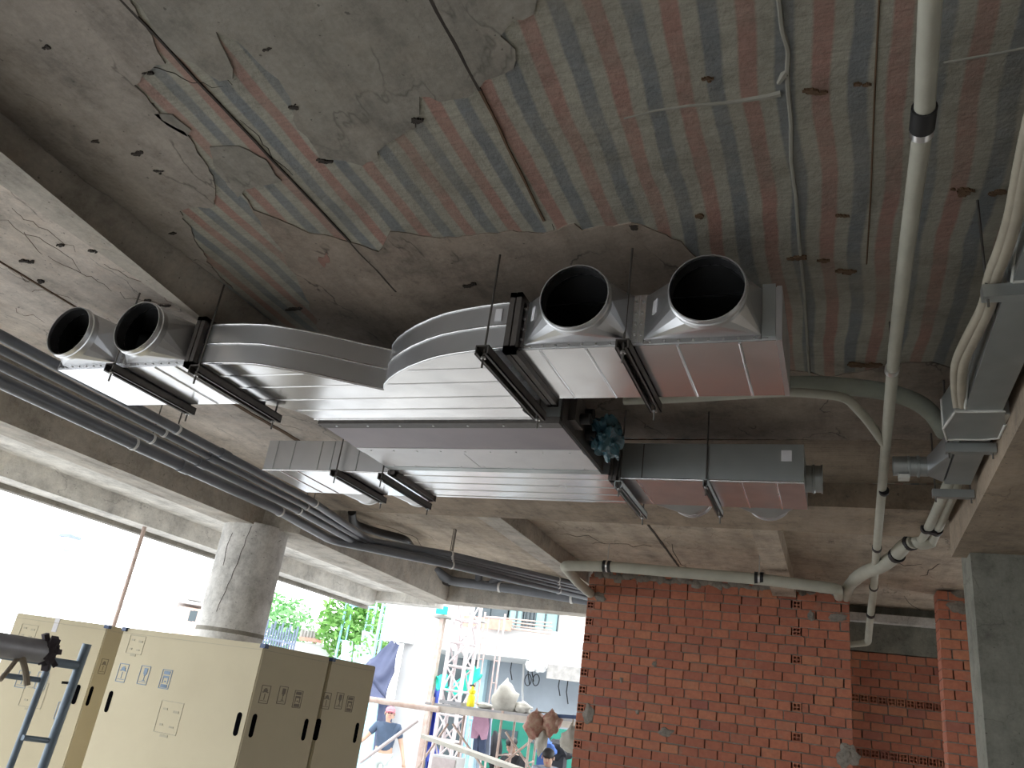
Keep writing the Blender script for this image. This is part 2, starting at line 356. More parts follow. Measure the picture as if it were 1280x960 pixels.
def densify(P, step=.03, amp=.012, seed=0):
    out = []
    for i, a in enumerate(P):
        b = P[(i+1) % len(P)]; n = max(1, int((b-a).length/step))
        for k in range(n):
            p = a.lerp(b, k/n); j = Vector((noise.noise(p*9+Vector((seed, 0, 0))), noise.noise(p*9+Vector((0, seed, 5))), 0))+.6*Vector((noise.noise(p*31), noise.noise(p*31+Vector((3, 1, 9))), 0))
            out.append(p+j*amp)
    return out
def patch(par, name, px, mat, z=ZC, t=.005, amp=.02, label=None, step=.03):
    P = densify([onz(x, y, z) for x, y in px], step, amp, len(px))
    return obj(name, prism(BM(), P, z-t, z+.002), mat, par, label=label, base=False)
LOC[ceil] = LOC[ceil_l] = LOC[ceil_f] = Vector((0, 0, 0))
patch(ceil, 'bare_patch', [(120, -80), (700, -80), (672, 0), (665, 15), (640, 25), (625, 45), (645, 60), (640, 85), (610, 100), (598, 110), (580, 120), (555, 125), (530, 120), (527, 140), (520, 160), (500, 170), (480, 175), (470, 200), (455, 207), (430, 200), (405, 200), (397, 190), (385, 170), (370, 150), (362, 130), (352, 105), (345, 95), (330, 85), (300, 50), (272, 42), (285, 70), (292, 85), (290, 97), (275, 100), (255, 90), (245, 80), (225, 72), (200, 45)], 'c_patch_grey', label='large bare grey patch in the stripe print')
patch(ceil, 'bare_patch', [(-200, -80), (120, -80), (195, 62), (205, 80), (190, 88), (165, 108), (185, 125), (205, 148), (235, 165), (262, 205), (272, 245), (262, 257), (235, 258), (225, 262), (240, 290), (255, 318), (292, 361), (200, 293), (110, 226), (0, 140), (-200, -20)], 'c_patch_warm', label='warm grey bare strip along the slim beam')
patch(ceil, 'bare_patch', [(264, 184), (300, 182), (335, 200), (352, 225), (330, 232), (305, 235), (298, 245), (285, 232), (268, 205)], 'c_patch_grey', amp=.012)
patch(ceil, 'bare_patch', [(193, 140), (215, 142), (240, 162), (232, 168), (210, 155)], 'c_patch_grey', amp=.01)
patch(ceil, 'bare_patch', [(300, 238), (318, 262), (350, 272), (385, 289), (415, 293), (445, 305), (475, 315), (487, 300), (485, 288), (520, 293), (550, 295), (600, 292), (640, 287), (680, 292), (700, 286), (718, 278), (730, 285), (760, 283), (790, 277), (820, 290), (850, 303), (880, 325), (905, 345), (940, 400), (985, 462), (1040, 470), (1120, 455), (1165, 450), (1215, 470), (1215, 549), (1000, 549), (700, 545), (420, 512), (402, 420), (385, 372), (350, 312)], 'c_patch_brown', label='dark brown bare area above the ducts')
patch(ceil, 'ribbed_patch', [(640, 549), (1000, 549), (1215, 549), (1215, 603), (1000, 603), (640, 608)], 'c_ripple', amp=.004, label='brown strip with ribbed plank marks')
patch(ceil, 'bare_patch', [(398, 319), (405, 321), (412, 315), (414, 326), (408, 328), (407, 334), (400, 328)], simple('spall_red', (.30, .17, .14), None, 20, .9), t=.006, amp=.012, step=.01)
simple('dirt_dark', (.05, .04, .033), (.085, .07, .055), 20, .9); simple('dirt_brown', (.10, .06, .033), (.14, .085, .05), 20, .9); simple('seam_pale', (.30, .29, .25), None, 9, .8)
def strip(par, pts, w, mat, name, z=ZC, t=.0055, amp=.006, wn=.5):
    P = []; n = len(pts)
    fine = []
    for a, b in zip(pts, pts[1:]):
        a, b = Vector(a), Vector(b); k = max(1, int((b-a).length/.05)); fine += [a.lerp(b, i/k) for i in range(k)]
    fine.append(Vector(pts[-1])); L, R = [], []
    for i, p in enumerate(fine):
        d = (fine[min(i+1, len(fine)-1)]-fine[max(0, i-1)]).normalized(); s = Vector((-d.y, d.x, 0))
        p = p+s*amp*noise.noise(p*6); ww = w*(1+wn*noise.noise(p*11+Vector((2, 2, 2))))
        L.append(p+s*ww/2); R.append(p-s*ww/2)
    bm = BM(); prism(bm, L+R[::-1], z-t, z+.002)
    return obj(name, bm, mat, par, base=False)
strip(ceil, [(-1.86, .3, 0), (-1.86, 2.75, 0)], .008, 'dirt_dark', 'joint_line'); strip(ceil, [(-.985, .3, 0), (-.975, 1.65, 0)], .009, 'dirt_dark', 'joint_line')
strip(ceil, [(-.975, 1.65, 0), (-1.0, 2.33, 0)], .008, 'dirt_brown', 'joint_line')
strip(ceil_l, [(-3.80, .6, 0), (-3.82, 4.0, 0)], .012, 'dirt_brown', 'joint_line'); strip(ceil_l, [(-3.845, 4.0, 0), (-3.82, 4.78, 0)], .04, 'dirt_brown', 'joint_line', amp=.01)
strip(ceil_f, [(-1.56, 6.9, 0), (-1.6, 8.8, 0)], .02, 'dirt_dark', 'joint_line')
bm = BM(); tube(bm, [onz(x, y, ZC) for x, y in ((970, -40), (975, 10), (978, 40), (986, 62), (984, 90), (985, 112), (989, 150), (989, 200), (995, 245), (999, 300), (1005, 360), (1010, 440), (1012, 468))], .007, 6, fillet=.03); obj('print_seam', bm, 'seam_pale', ceil, base=False)
bm = BM(); tube(bm, [onz(x, y, ZC) for x, y in ((780, 148), (820, 138), (860, 132), (910, 128), (960, 120), (976, 116))], [.003, .004, .005, .006, .009, .01], 6); obj('print_seam', bm, 'seam_pale', ceil, base=False)
bm = BM(); tube(bm, [onz(x, y, ZC) for x, y in ((1180, 78), (1215, 72), (1250, 66), (1300, 56))], .004, 6); obj('print_seam', bm, 'seam_pale', ceil, base=False)
bm = BM(); tube(bm, [onz(x, y, ZC) for x, y in ((973, 104), (981, 92), (983, 88))], [.006, .012, .004], 6); obj('print_seam', bm, 'seam_pale', ceil, base=False)
bm = BM(); tube(bm, [onz(x, y, ZC) for x, y in ((1100, -20), (1094, 95), (1088, 250), (1083, 330))], .003, 5); obj('print_seam', bm, 'dirt_brown', ceil, base=False)
def splat(par, x, y, w, h, mat, seed, z=ZC):
    w *= .75; h *= .6
    rnd = random.Random(seed); bm = BM()
    for q in range(6):
        cx, cy = x+rnd.gauss(0, .45)*w, y+rnd.gauss(0, .4)*h; sc = rnd.uniform(.18, .55); P = []
        for k in range(18):
            a = 2*math.pi*k/18; r = 1+.9*noise.noise(Vector((math.cos(a)*1.8, math.sin(a)*1.8, seed*1.7+q)))
            P.append(onz(cx+w*sc*r*math.cos(a), cy+h*sc*r*math.sin(a), z))
        prism(bm, P, z-.0072-.0004*q, z+.002)
    obj('stain', bm, mat, par, base=False, kind='stuff')
for i, (x, y, w_, h_) in enumerate([(1015, 113, 22, 6), (1075, 104, 12, 4), (1200, 237, 22, 7), (1240, 240, 18, 7), (1078, 456, 26, 6), (1000, 322, 20, 6), (1030, 324, 12, 4), (885, 97, 12, 6), (875, 270, 12, 6), (793, 282, 9, 6), (1050, 268, 8, 3), (1060, 338, 20, 5)]): splat(ceil, x, y, w_, h_, 'dirt_brown' if i not in (9,) else 'dirt_dark', i+1)
for i, (x, y, w_, h_) in enumerate([(170, 190, 12, 6), (120, 175, 9, 4), (200, 213, 8, 4), (333, 60, 6, 5), (60, 57, 6, 5), (522, 147, 8, 8), (368, 133, 8, 7), (405, 200, 12, 4), (215, 290, 9, 4), (370, 385, 14, 5), (590, 355, 8, 6), (540, 397, 10, 4), (187, 90, 7, 4)]): splat(ceil, x, y, w_, h_, 'dirt_dark', i+20)
for i, (x, y, w_, h_) in enumerate([(77, 305, 6, 3), (118, 313, 8, 4), (185, 375, 8, 4), (35, 325, 12, 4), (210, 381, 9, 3), (50, 350, 8, 4)]): splat(ceil_l, x, y, w_, h_, 'dirt_dark', i+40)
def squiggles(par, starts, mat, z=ZC, length=10, stepx=(8, 7), wpx=.0018):
    bm = BM()
    for x, y, dx, dy, n in starts:
        pts = []; px, py = x, y
        for i in range(n):
            pts.append(onz(px, py, z)); px += dx+random.uniform(-5, 5); py += dy+random.uniform(-5, 5)
        tube(bm, pts, [wpx*(.4+.6*math.sin(math.pi*(i+.6)/n)) for i in range(n)], 5)
    obj('hairline_cracks', bm, mat, par, base=False, kind='stuff', label='dark root-like hairline cracks')
squiggles(ceil, [(10, 0, 7, 9, 20), (50, 0, 8, 8, 22), (95, 60, 7, 7, 16), (130, 95, 8, 6, 12), (150, 110, 8, 9, 14), (60, 140, 8, 7, 18), (100, 60, -3, 8, 9), (190, 30, 9, 5, 14), (150, 75, 10, 2, 12), (440, 0, -3, 8, 8), (425, 70, 6, 4, 8), (390, 60, 5, 9, 10), (360, 110, 8, 3, 8), (455, 20, -6, 6, 8), (400, 100, 4, 7, 8), (300, 150, 9, 8, 10), (430, 310, 8, 6, 10), (500, 330, 6, 5, 12), (560, 320, 7, 5, 9), (610, 300, 5, 6, 7), (400, 330, 5, 9, 9), (460, 340, 9, 8, 9), (700, 300, 9, 2, 8), (690, 280, 3, 8, 6), (1040, 520, 8, -1, 7), (1065, 525, -2, 5, 5), (850, 505, 8, 1, 9), (770, 530, 6, 2, 6), (1120, 550, 8, 3, 6)], 'dirt_dark')
squiggles(ceil_l, [(15, 260, 7, 6, 12), (0, 275, 9, 5, 12), (30, 290, 6, 7, 6), (60, 320, 8, 5, 10), (130, 330, 9, 6, 10), (10, 335, 9, 3, 8), (150, 365, 9, 4, 8), (90, 380, 8, 3, 8), (40, 365, 8, 2, 7), (20, 385, 6, 3, 6), (100, 290, 9, 7, 8), (360, 500, 5, 2, 5), (350, 530, 8, 2, 5)], 'dirt_brown')
squiggles(ceil_f, [(470, 655, 9, 6, 8), (700, 668, 9, 2, 6), (740, 680, 9, 1, 8), (1120, 705, 8, 2, 6), (1150, 720, 6, -2, 6), (1130, 745, 8, 4, 6), (840, 680, 6, 5, 6)], 'dirt_dark', wpx=.004)

# ------------------------------------------------------------------ brick walls
PITCH, BL, BH, GAP = .0919, .180, .0819, .010
def brick_mesh(L, H, D, holes, key, cache={}):
    k = (round(L, 3), round(H, 3), round(D, 3), holes)
    if k in cache: return cache[k]
    bm = BM()
    if not holes:
        box(bm, -L/2, L/2, 0, D, -H/2, H/2); bmesh.ops.bevel(bm, geom=bm.edges[:], offset=.003, segments=1, affect='EDGES')
    else:
        xs = [-L/2, -L*.37, -L*.06, L*.06, L*.37, L/2]; zs = [-H/2, -H*.37, -H*.06, H*.06, H*.37, H/2]
        g = [[bm.verts.new((x, 0, z)) for z in zs] for x in xs]; b = [[bm.verts.new((x, .092, z)) for z in zs] for x in xs]
        for i in range(5):
            for j in range(5):
                if i in (1, 3) and j in (1, 3):
                    q = ((i, j), (i+1, j), (i+1, j+1), (i, j+1))
                    for (a, c), (d, e) in zip(q, q[1:]+q[:1]): bm.faces.new((g[a][c], g[d][e], b[d][e], b[a][c]))
                    bm.faces.new([b[a][c] for a, c in q])
                else: bm.faces.new((g[i][j], g[i+1][j], g[i+1][j+1], g[i][j+1]))
        bk = [bm.verts.new((x, D, z)) for x, z in ((-L/2, -H/2), (L/2, -H/2), (L/2, H/2), (-L/2, H/2))]
        bm.faces.new(bk)
        bot = [g[i][0] for i in range(6)]; top = [g[i][5] for i in range(6)]; le = [g[0][j] for j in range(6)]; ri = [g[5][j] for j in range(6)]
        bm.faces.new(bot+[bk[1], bk[0]]); bm.faces.new(top+[bk[2], bk[3]]); bm.faces.new(le+[bk[3], bk[0]]); bm.faces.new(ri+[bk[2], bk[1]])
        for v in [v for v in bm.verts if not v.link_faces]: bm.verts.remove(v)
    bmesh.ops.recalc_face_normals(bm, faces=bm.faces)
    me = bpy.data.meshes.new('brick'); bm.to_mesh(me); bm.free(); me.materials.append(MT('brick')); cache[k] = me; return me
def bedding(root, y, rows, x0, x1):
    bm = BM()
    for zc, row in rows: box(bm, x0+.004, x1-.004, y+.007, y+.098, zc-PITCH/2-.0055, zc-PITCH/2+.0055)
    for zc, row in rows:
        for (a0, a1, h0), (b0, b1, h1) in zip(row, row[1:]):
            if random.random() < .6 and not (h0 or h1): box(bm, a1-.002, b0+.002, y+random.uniform(.008, .03), y+.098, zc-BH/2, zc+BH/2)
    obj('mortar_joints', bm, 'c_mortar', root, kind='stuff')
def lay(root, y, rows, D=.09, cap=300):
    """rows: list of (zc, [(x0, x1, holes), ...]) from the top down"""
    n = 0; rest = []
    for zc, row in rows:
        for x0, x1, ho in row:
            L = round((x1-x0)/.01)*.01 if not ho else x1-x0
            jy = random.uniform(-.004, .004); rz = random.uniform(-.008, .008)
            if n >= cap: rest.append((x0, x1, zc, jy)); continue
            o = bpy.data.objects.new('brick', brick_mesh(x1-x0 if ho else L, BH, D, ho, 0)); COL.objects.link(o); o.parent = root
            o.location = Vector(((x0+x1)/2+random.uniform(-.002, .002), y+jy, zc+random.uniform(-.003, .003)))-LOC[root]; o.rotation_euler = (0, rz, 0); n += 1
    if rest:
        bm = BM()
        for x0, x1, zc, jy in rest: box(bm, x0, x1, y+jy, y+D, zc-BH/2, zc+BH/2)
        obj('brick_rest', bm, 'brick', root, kind='stuff', label='lower bricks of the wall')
def run(x0, x1, off):
    out = []; x = x0
    if off > 0: out.append((x, min(x+off, x1), False)); x += off+GAP
    while x < x1-.03:
        L = BL+random.choice((-.01, 0, 0, .01)); e = min(x+L, x1)
        if x1-e < .05: e = x1
        out.append((x, e, False)); x = e+GAP
    return out
def smear(root, c, rx, rz, seed, y):
    bm = BM(); blob(bm, (c[0], y, c[2]), rx, .012, rz, seed, .5, 1.2, 4); obj('mortar_smear', bm, 'c_mortar', root, smooth=60)
YW, WX0, WX1 = 9.1, -2.70, .085
wl = thing('wall_back', ((WX0+WX1)/2, YW, ZF), 'red orange hollow brick wall between the far opening and the doorway', 'wall'); wl['kind'] = 'structure'
obj('mortar_core', box(BM(), WX0+.006, WX1-.006, YW+.099, YW+.185, ZF, ZC), 'c_mortar', wl)
rows = []; k = -1; z = 1.483+PITCH
hk = {0: 1, 3: 1, 6: 1, 11: 1, 14: 1, 17: 1}
while z > ZF:
    row = []
    if k % 2 == 0 and k >= 0:
        row.append((WX0, WX0+.082, True)); a = WX0+.082+GAP
        parts = [(a, random.choice((0, 0, .07, .1)))]
    else: parts = [(WX0, 0 if random.random() < .7 else .09)]
    a, off = parts[0]
    if k in hk:
        hx = -.425
        seg1 = run(a, hx-.046-GAP, off); row += seg1+[(hx-.041, hx+.041, True)]+run(hx+.041+GAP, WX1, random.choice((0, .06)))
    else: row += run(a, WX1, off)
    rows.append((z, row)); k += 1; z -= PITCH
lay(wl, YW, rows, .10); bedding(wl, YW, rows, WX0, WX1)
for i in range(17):          # slanted closing bricks jammed under the slab
    x = WX0+.08+i*.16; bm = BM(); c = Vector((x, YW+.045+random.uniform(-.003, .01), 1.655)); a = math.radians(random.uniform(35, 55))
    obox(bm, c, Vector((math.cos(a), 0, math.sin(a))), YA, Vector((-math.sin(a), 0, math.cos(a))), .13, .09, .075)
    obj('closing_brick', bm, 'brick', wl)
bm = BM()
for i in range(34):
    x = WX0+.12+i*.079; blob(bm, (x, YW+.012, 1.64+.02*math.sin(i*1.7)), .07, .022, .05+.02*math.sin(i*2.3), i, .5, 1.5, 2)
obj('mortar_bed', bm, 'c_mortar', wl, smooth=60)
for i, (x, y, rx, rz) in enumerate([(750, 746, .07, .05), (736, 893, .06, .09), (1048, 772, .09, .045), (1060, 945, .09, .10), (818, 830, .025, .03), (777, 850, .022, .03), (1014, 770, .03, .05), (832, 915, .07, .04), (797, 890, .02, .025)]): smear(wl, ony(x, y, YW), rx, rz, i, YW)
# brick pier right of the doorway
pr_ = thing('brick_pier', (1.05, 8.95, ZF), 'narrow brick pier between the doorway and the square concrete column', 'wall'); pr_['kind'] = 'structure'
obj('mortar_core', box(BM(), .89, 1.6, 9.049, 9.28, ZF, ZC), 'c_mortar', pr_)
rows = []; z = 1.66; k = 0
while z > -.3: rows.append((z, run(.885, 1.42, 0 if k % 2 else .09))); z -= PITCH; k += 1
lay(pr_, 8.95, rows, .10); bedding(pr_, 8.95, rows, .885, 1.42)
bm = BM(); zz = 1.66; k = 0
while zz > ZF:
    box(bm, .884, .90, 9.055 if k % 2 else 9.0, 9.275, zz-BH/2, zz+BH/2); zz -= PITCH; k += 1
obj('jamb_bricks', bm, 'brick', pr_, kind='stuff')
smear(pr_, ony(1200, 760, 8.95), .1, .06, 31, 8.95); smear(pr_, ony(1205, 742, 8.95), .1, .05, 33, 8.95)
# wall behind the doorway
YR = 10.3
wr = thing('wall_far', (.6, YR, ZF), 'shaded brick wall seen through the doorway', 'wall'); wr['kind'] = 'structure'
obj('mortar_core', box(BM(), -.6, 2.2, YR+.099, YR+.2, ZF, 1.22), 'c_mortar', wr)
rows = []; z = 1.17; k = 0
while z > -.45:
    if k in (5, 11): rows.append((z, [(-.55+i*.092, -.55+i*.092+.082, True) for i in range(24)]))
    else: rows.append((z, run(-.55, 1.75, 0 if k % 2 else .09)))
    z -= PITCH; k += 1
lay(wr, YR, rows, .10); bedding(wr, YR, rows, -.55, 1.75)
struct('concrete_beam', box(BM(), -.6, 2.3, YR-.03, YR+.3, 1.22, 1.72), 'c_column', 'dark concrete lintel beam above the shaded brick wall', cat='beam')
struct('trim_2', box(BM(), -.6, 2.3, YR-.16, YR-.03, 1.53, 1.62), 'c_round', 'light concrete ledge above the lintel beam', cat='trim')

# ================================================================== DUCTWORK
ZD0, ZD1 = 1.32, 1.53            # underside and top of the sheet metal ducts
def rect_pts(x0, x1, z0, z1, n):
    """4n points round the rectangle, counter-clockwise, starting at the right middle-bottom corner (x1,z0)"""
    P = []
    for (ax, az), (bx, bz) in (((x1, z0), (x1, z1)), ((x1, z1), (x0, z1)), ((x0, z1), (x0, z0)), ((x0, z0), (x1, z0))):
        for i in range(n): P.append((ax+(bx-ax)*i/n, az+(bz-az)*i/n))
    return P
def transition(bm, x0, x1, z0, z1, yr, cx, cz, r, yc, ycol, t=.002):
    m = 5; C = [(cx+r*math.cos(2*math.pi*i/(4*m)), cz+r*math.sin(2*math.pi*i/(4*m))) for i in range(4*m)]
    cv = [bm.verts.new((x, yc, z)) for x, z in C]; rv = [bm.verts.new((x, yr, z)) for x, z in ((x1, z1), (x0, z1), (x0, z0), (x1, z0))]
    for q in range(4):
        for i in range(m): bm.faces.new((rv[q], cv[q*m+i], cv[(q*m+i+1) % (4*m)]))
        bm.faces.new((rv[q], rv[(q+1) % 4], cv[((q+1)*m) % (4*m)]))
    return C
def collar(bm, cx, cz, r, y0, y1, seg=40, t=.003):
    s = 1 if y1 > y0 else -1
    prof = [(r+.0005, y0), (r+.001, y0+(y1-y0)*.45), (r+.006, y0+(y1-y0)*.5), (r+.006, y0+(y1-y0)*.58), (r+.001, y0+(y1-y0)*.63), (r+.001, y1), (r-t, y1), (r-t, y0)]
    loops = [[(cx+q*math.cos(2*math.pi*k/seg), y, cz+q*math.sin(2*math.pi*k/seg)) for k in range(seg)] for q, y in prof]
    ring_loft(bm, loops+[loops[0]])
def screws_line(bm, a, b, n, d, r=.005):
    a, b = Vector(a), Vector(b)
    for i in range(n):
        p = a.lerp(b, (i+.5)/n); tube(bm, [p, p+Vector(d)*.004], r, 6)
def plenum(name, x0, x1, y0, y1, side, spigots, ribs, label, group, mats=('galv', 'galv_bright'), stickers=()):
    """side=-1: the round spigots leave the near face, +1: the far face"""
    root = thing(name, ((x0+x1)/2, (y0+y1)/2, ZD0), label, 'duct', group); T = .003
    ys, yo = (y0, y1) if side < 0 else (y1, y0)
    bm = BM()
    box(bm, x0, x1, min(yo, yo-side*-T), max(yo, yo-side*-T), ZD0, ZD1) if False else box(bm, x0, x1, yo-T/2, yo+T/2, ZD0, ZD1)
    box(bm, x0, x1, y0, y1, ZD1-T, ZD1); box(bm, x0, x0+T, y0, y1, ZD0, ZD1); box(bm, x1-T, x1, y0, y1, ZD0, ZD1)
    zs0, zs1 = ZD0+.02, ZD1-.008
    box(bm, x0, x1, ys-T/2, ys+T/2, ZD0, zs0); box(bm, x0, x1, ys-T/2, ys+T/2, zs1, ZD1)
    edges = [x0]+[e for s in spigots for e in (s[0], s[1])]+[x1]
    for a, b in zip(edges[::2], edges[1::2]): box(bm, a, b, ys-T/2, ys+T/2, zs0, zs1)
    obj('body', bm, mats[0], root)
    bm = BM(); i_ = .008; box(bm, x0+i_, x1-i_, (ys if side > 0 else yo)-(.012 if side < 0 else .0)-.004 if side < 0 else y0+.008, (yo-.008) if side < 0 else y0+.012, ZD0+i_, ZD1-i_)
    box(bm, x0+i_, x1-i_, y0+.02, y1-.02, ZD1-.012, ZD1-.008); box(bm, x0+i_, x1-i_, y0+.02, y1-.02, ZD0+.006, ZD0+.010); obj('inner_shade', bm, 'shade_black', root, kind='stuff')  # black sheets added inside the plenum paint its shaded interior
    bm = BM(); box(bm, x0, x1, y0, y1, ZD0-T, ZD0); obj('bottom_panel', bm, mats[1], root)
    for x in ribs:
        bm = BM(); tube(bm, [(x, y0+.005, ZD0-T), (x, y1-.005, ZD0-T)], .0055, 8); obj('stiffening_bead', bm, 'bead', root, smooth=50)
    for (a, b, cx) in spigots:
        bm = BM(); d = .185*side
        transition(bm, a, b, zs0, zs1, ys+.002*side, cx, (ZD0+ZD1)/2, .13, ys+d*.82, 0)
        tr = obj('square_to_round', bm, mats[0], root)
        so = tr.modifiers.new('t', 'SOLIDIFY'); so.thickness = .002; so.offset = -1
        bm = BM(); transition(bm, a+.004, b-.004, zs0+.004, zs1-.004, ys-.01*side, cx, (ZD0+ZD1)/2, .1255, ys+d*.80, 0)
        ring_loft(bm, [[(cx+.1255*math.cos(2*math.pi*k/40), yq, (ZD0+ZD1)/2+.1255*math.sin(2*math.pi*k/40)) for k in range(40)] for yq in (ys+d*.80, ys+d*1.05)]); obj('inner_shade', bm, 'shade_black', tr, smooth=20)  # added black inner skin paints the shade in the round openings
        bm = BM(); f = .022; y2 = ys+.004*side
        for q in ((a-f, a+.003, zs0-f*.6, zs1+f*.3), (b-.003, b+f, zs0-f*.6, zs1+f*.3)): box(bm, q[0], q[1], min(ys, y2), max(ys, y2), q[2], q[3])
        box(bm, a, b, min(ys, y2), max(ys, y2), zs0-f*.8, zs0+.002); obj('flange', bm, 'galv_bright', tr)
        bm = BM(); collar(bm, cx, (ZD0+ZD1)/2, .13, ys+d*.80, ys+d*1.12); obj('collar', bm, 'galv', tr, smooth=30)
        bm = BM(); screws_line(bm, (a, y2, zs0-.01), (b, y2, zs0-.01), 8, (0, side, 0)); screws_line(bm, (a-.011, y2, zs0), (a-.011, y2, zs1), 4, (0, side, 0)); screws_line(bm, (b+.011, y2, zs0), (b+.011, y2, zs1), 4, (0, side, 0))
        obj('screws', bm, 'screw', tr, kind='stuff')
    return root
p_r = plenum('supply_plenum', -1.165, -.172, 2.605, 3.09, -1, [(-1.13, -.70, -.872), (-.655, -.235, -.40)], (-1.06, -.875, -.53, -.31), 'bright front air plenum with two round spigots above its pinkish underside', 'front supply plenums')
p_l = plenum('supply_plenum', -3.70, -2.80, 2.625, 3.10, -1, [(-3.67, -3.28, -3.44), (-3.23, -2.835, -3.0)], (-3.38, -3.05, -2.92), 'front air plenum with two round spigots beside the grey pipe bundle', 'front supply plenums')
for x0_, cx_ in ((-1.13, -.872), (-.655, -.40)):      # stickers on the slanted cheeks of the transitions
    M_ = Vector((x0_, 2.603, (ZD0+ZD1)/2+.006)); C_ = Vector((cx_-.13, 2.605-.152, (ZD0+ZD1)/2)); u_ = (C_-M_).normalized(); n_ = u_.cross(ZA).normalized()
    bm = BM(); obox(bm, M_.lerp(C_, .42)+ZA*.012-n_*(.003 if n_.y > 0 else -.003), u_, n_, ZA, .030, .003, .055); obj('sticker', bm, 'sticker', p_r, label='small blank white paper sticker')
bm = BM(); box(bm, -.186, -.168, 2.60, 3.095, ZD0-.005, ZD1+.003); obj('end_cap', bm, 'galv', p_r)
bm = BM(); box(bm, -.235, -.19, 2.596, 2.603, ZD0+.01, ZD1+.01); obj('corner_strip', bm, 'galv_dull', p_r)
# branch duct that splits to both plenums
br = thing('branch_duct', (-1.93, 3.0, ZD0), 'curved twin elbow duct joining both front plenums to the fan unit', 'duct')
def qb(p0, p1, p2, n): return [(p0[0]*(1-t)**2+2*p1[0]*t*(1-t)+p2[0]*t*t, p0[1]*(1-t)**2+2*p1[1]*t*(1-t)+p2[1]*t*t) for t in [i/n for i in range(n+1)]]
arcL = [(-2.79, 2.625), (-2.68, 2.626), (-2.57, 2.635), (-2.46, 2.655), (-2.33, 2.715), (-2.202, 2.793), (-2.083, 2.881), (-1.956, 2.965)]
arcR = [(-1.956, 2.965), (-1.92, 2.905), (-1.86, 2.845), (-1.784, 2.785), (-1.70, 2.73), (-1.604, 2.68), (-1.52, 2.645), (-1.429, 2.622), (-1.33, 2.605), (-1.248, 2.595), (-1.175, 2.592)]
throatR = qb((-1.175, 3.09), (-1.43, 3.09), (-1.33, 3.36), 8); throatL = qb((-2.575, 3.36), (-2.62, 3.14), (-2.79, 3.10), 8)
poly = arcL+arcR[1:]+throatR+throatL
bm = BM(); prism(bm, poly, ZD0, ZD1); obj('shell', bm, 'galv', br, smooth=22)
bm = BM(); prism(bm, poly, ZD0-.003, ZD0-.0005); obj('bottom_panel', bm, 'galv_bright', br)
def front_y(x):
    for (a, b) in list(zip(arcL, arcL[1:]))+list(zip(arcR, arcR[1:])):
        if a[0] <= x <= b[0]: return a[1]+(b[1]-a[1])*(x-a[0])/(b[0]-a[0])
    return 9
for Y, xa, xb2 in ((2.76, -2.76, -2.27), (2.76, -1.72, -1.19), (2.90, -2.77, -2.07), (2.90, -1.90, -1.19), (3.06, -2.77, -1.19), (3.20, -2.62, -1.345), (3.325, -2.59, -1.34)):
    bm = BM(); tube(bm, [(xa, Y, ZD0-.003), (xb2, Y, ZD0-.003)], .004, 6); obj('stiffening_bead', bm, 'bead', br, smooth=50)
for arc, s in ((arcL, -1), (arcR, 1)):
    for zz, rr in ((ZD0+.004, .006), ((ZD0+ZD1)/2, .0065), (ZD1-.004, .006)):
        bm = BM(); tube(bm, [(x, y-.001, zz) for x, y in arc], rr, 7); obj('edge_bead', bm, 'bead', br, smooth=60)
for xf, y0_, y1_ in ((-2.795, 2.60, 3.115), (-1.17, 2.575, 3.105)):
    for dx in (-.014, .014):
        bm = BM(); e = .011
        for q in ((y0_-.018, y0_+.012, ZD0-.03, ZD1+.022), (y1_-.012, y1_+.018, ZD0-.03, ZD1+.022)): box(bm, xf+dx-e, xf+dx+e, *q)
        box(bm, xf+dx-e, xf+dx+e, y0_-.018, y1_+.018, ZD1, ZD1+.022); box(bm, xf+dx-e, xf+dx+e, y0_-.018, y1_+.018, ZD0-.03, ZD0-.004)
        obj('joint_flange', bm, 'steel_dark', br)
bm = BM(); box(bm, -1.265, -1.235, 2.588, 2.594, 1.445, 1.50); obj('sticker', bm, 'sticker', br, label='small blank white paper sticker')
# fan coil unit
FX0, FX1, FY0, FY1 = -2.585, -1.225, 3.375, 4.16
fc = thing('fan_coil_unit', ((FX0+FX1)/2, (FY0+FY1)/2, ZD0), 'wide grey fan coil unit hung between the front and rear ducts', 'air conditioner')
bm = BM(); box(bm, FX0, FX1, FY0, FY1, ZD0, ZD1+.02); obj('casing', bm, 'galv_dull', fc)
obj('front_flange', box(BM(), FX0-.005, FX1+.005, FY0-.012, FY0+.055, ZD0-.014, ZD0+.02), 'steel_dark', fc)
obj('drain_panel', box(BM(), FX0, FX1, FY0+.057, 3.755, ZD0-.010, ZD0), 'fcu_grey', fc, label='mauve grey bottom panel')
obj('cover_strip', box(BM(), FX0, FX1, 3.757, 3.835, ZD0-.013, ZD0), 'fcu_light', fc, label='light metal strip with screws')
obj('access_panel', box(BM(), FX0, -1.935, 3.838, 4.10, ZD0-.009, ZD0), 'fcu_light', fc); obj('access_panel', box(BM(), -1.932, FX1, 3.838, 4.10, ZD0-.008, ZD0), 'fcu_light', fc)
obj('rear_flange', box(BM(), FX0-.004, FX1+.004, 4.103, 4.165, ZD0-.012, ZD0+.01), 'galv_dull', fc)
bm = BM(); screws_line(bm, (FX0, 3.80, ZD0-.013), (FX1, 3.80, ZD0-.013), 9, (0, 0, -1), .006); screws_line(bm, (FX0, FY0+.02, ZD0-.014), (FX1, FY0+.02, ZD0-.014), 7, (0, 0, -1), .006); screws_line(bm, (FX0, 4.08, ZD0-.009), (FX1, 4.08, ZD0-.009), 9, (0, 0, -1), .005)
obj('screws', bm, 'screw', fc, kind='stuff')
obj('end_panel', box(BM(), FX1, FX1+.012, FY0+.01, FY1-.01, ZD0+.005, ZD1+.01), 'steel_dark', fc)
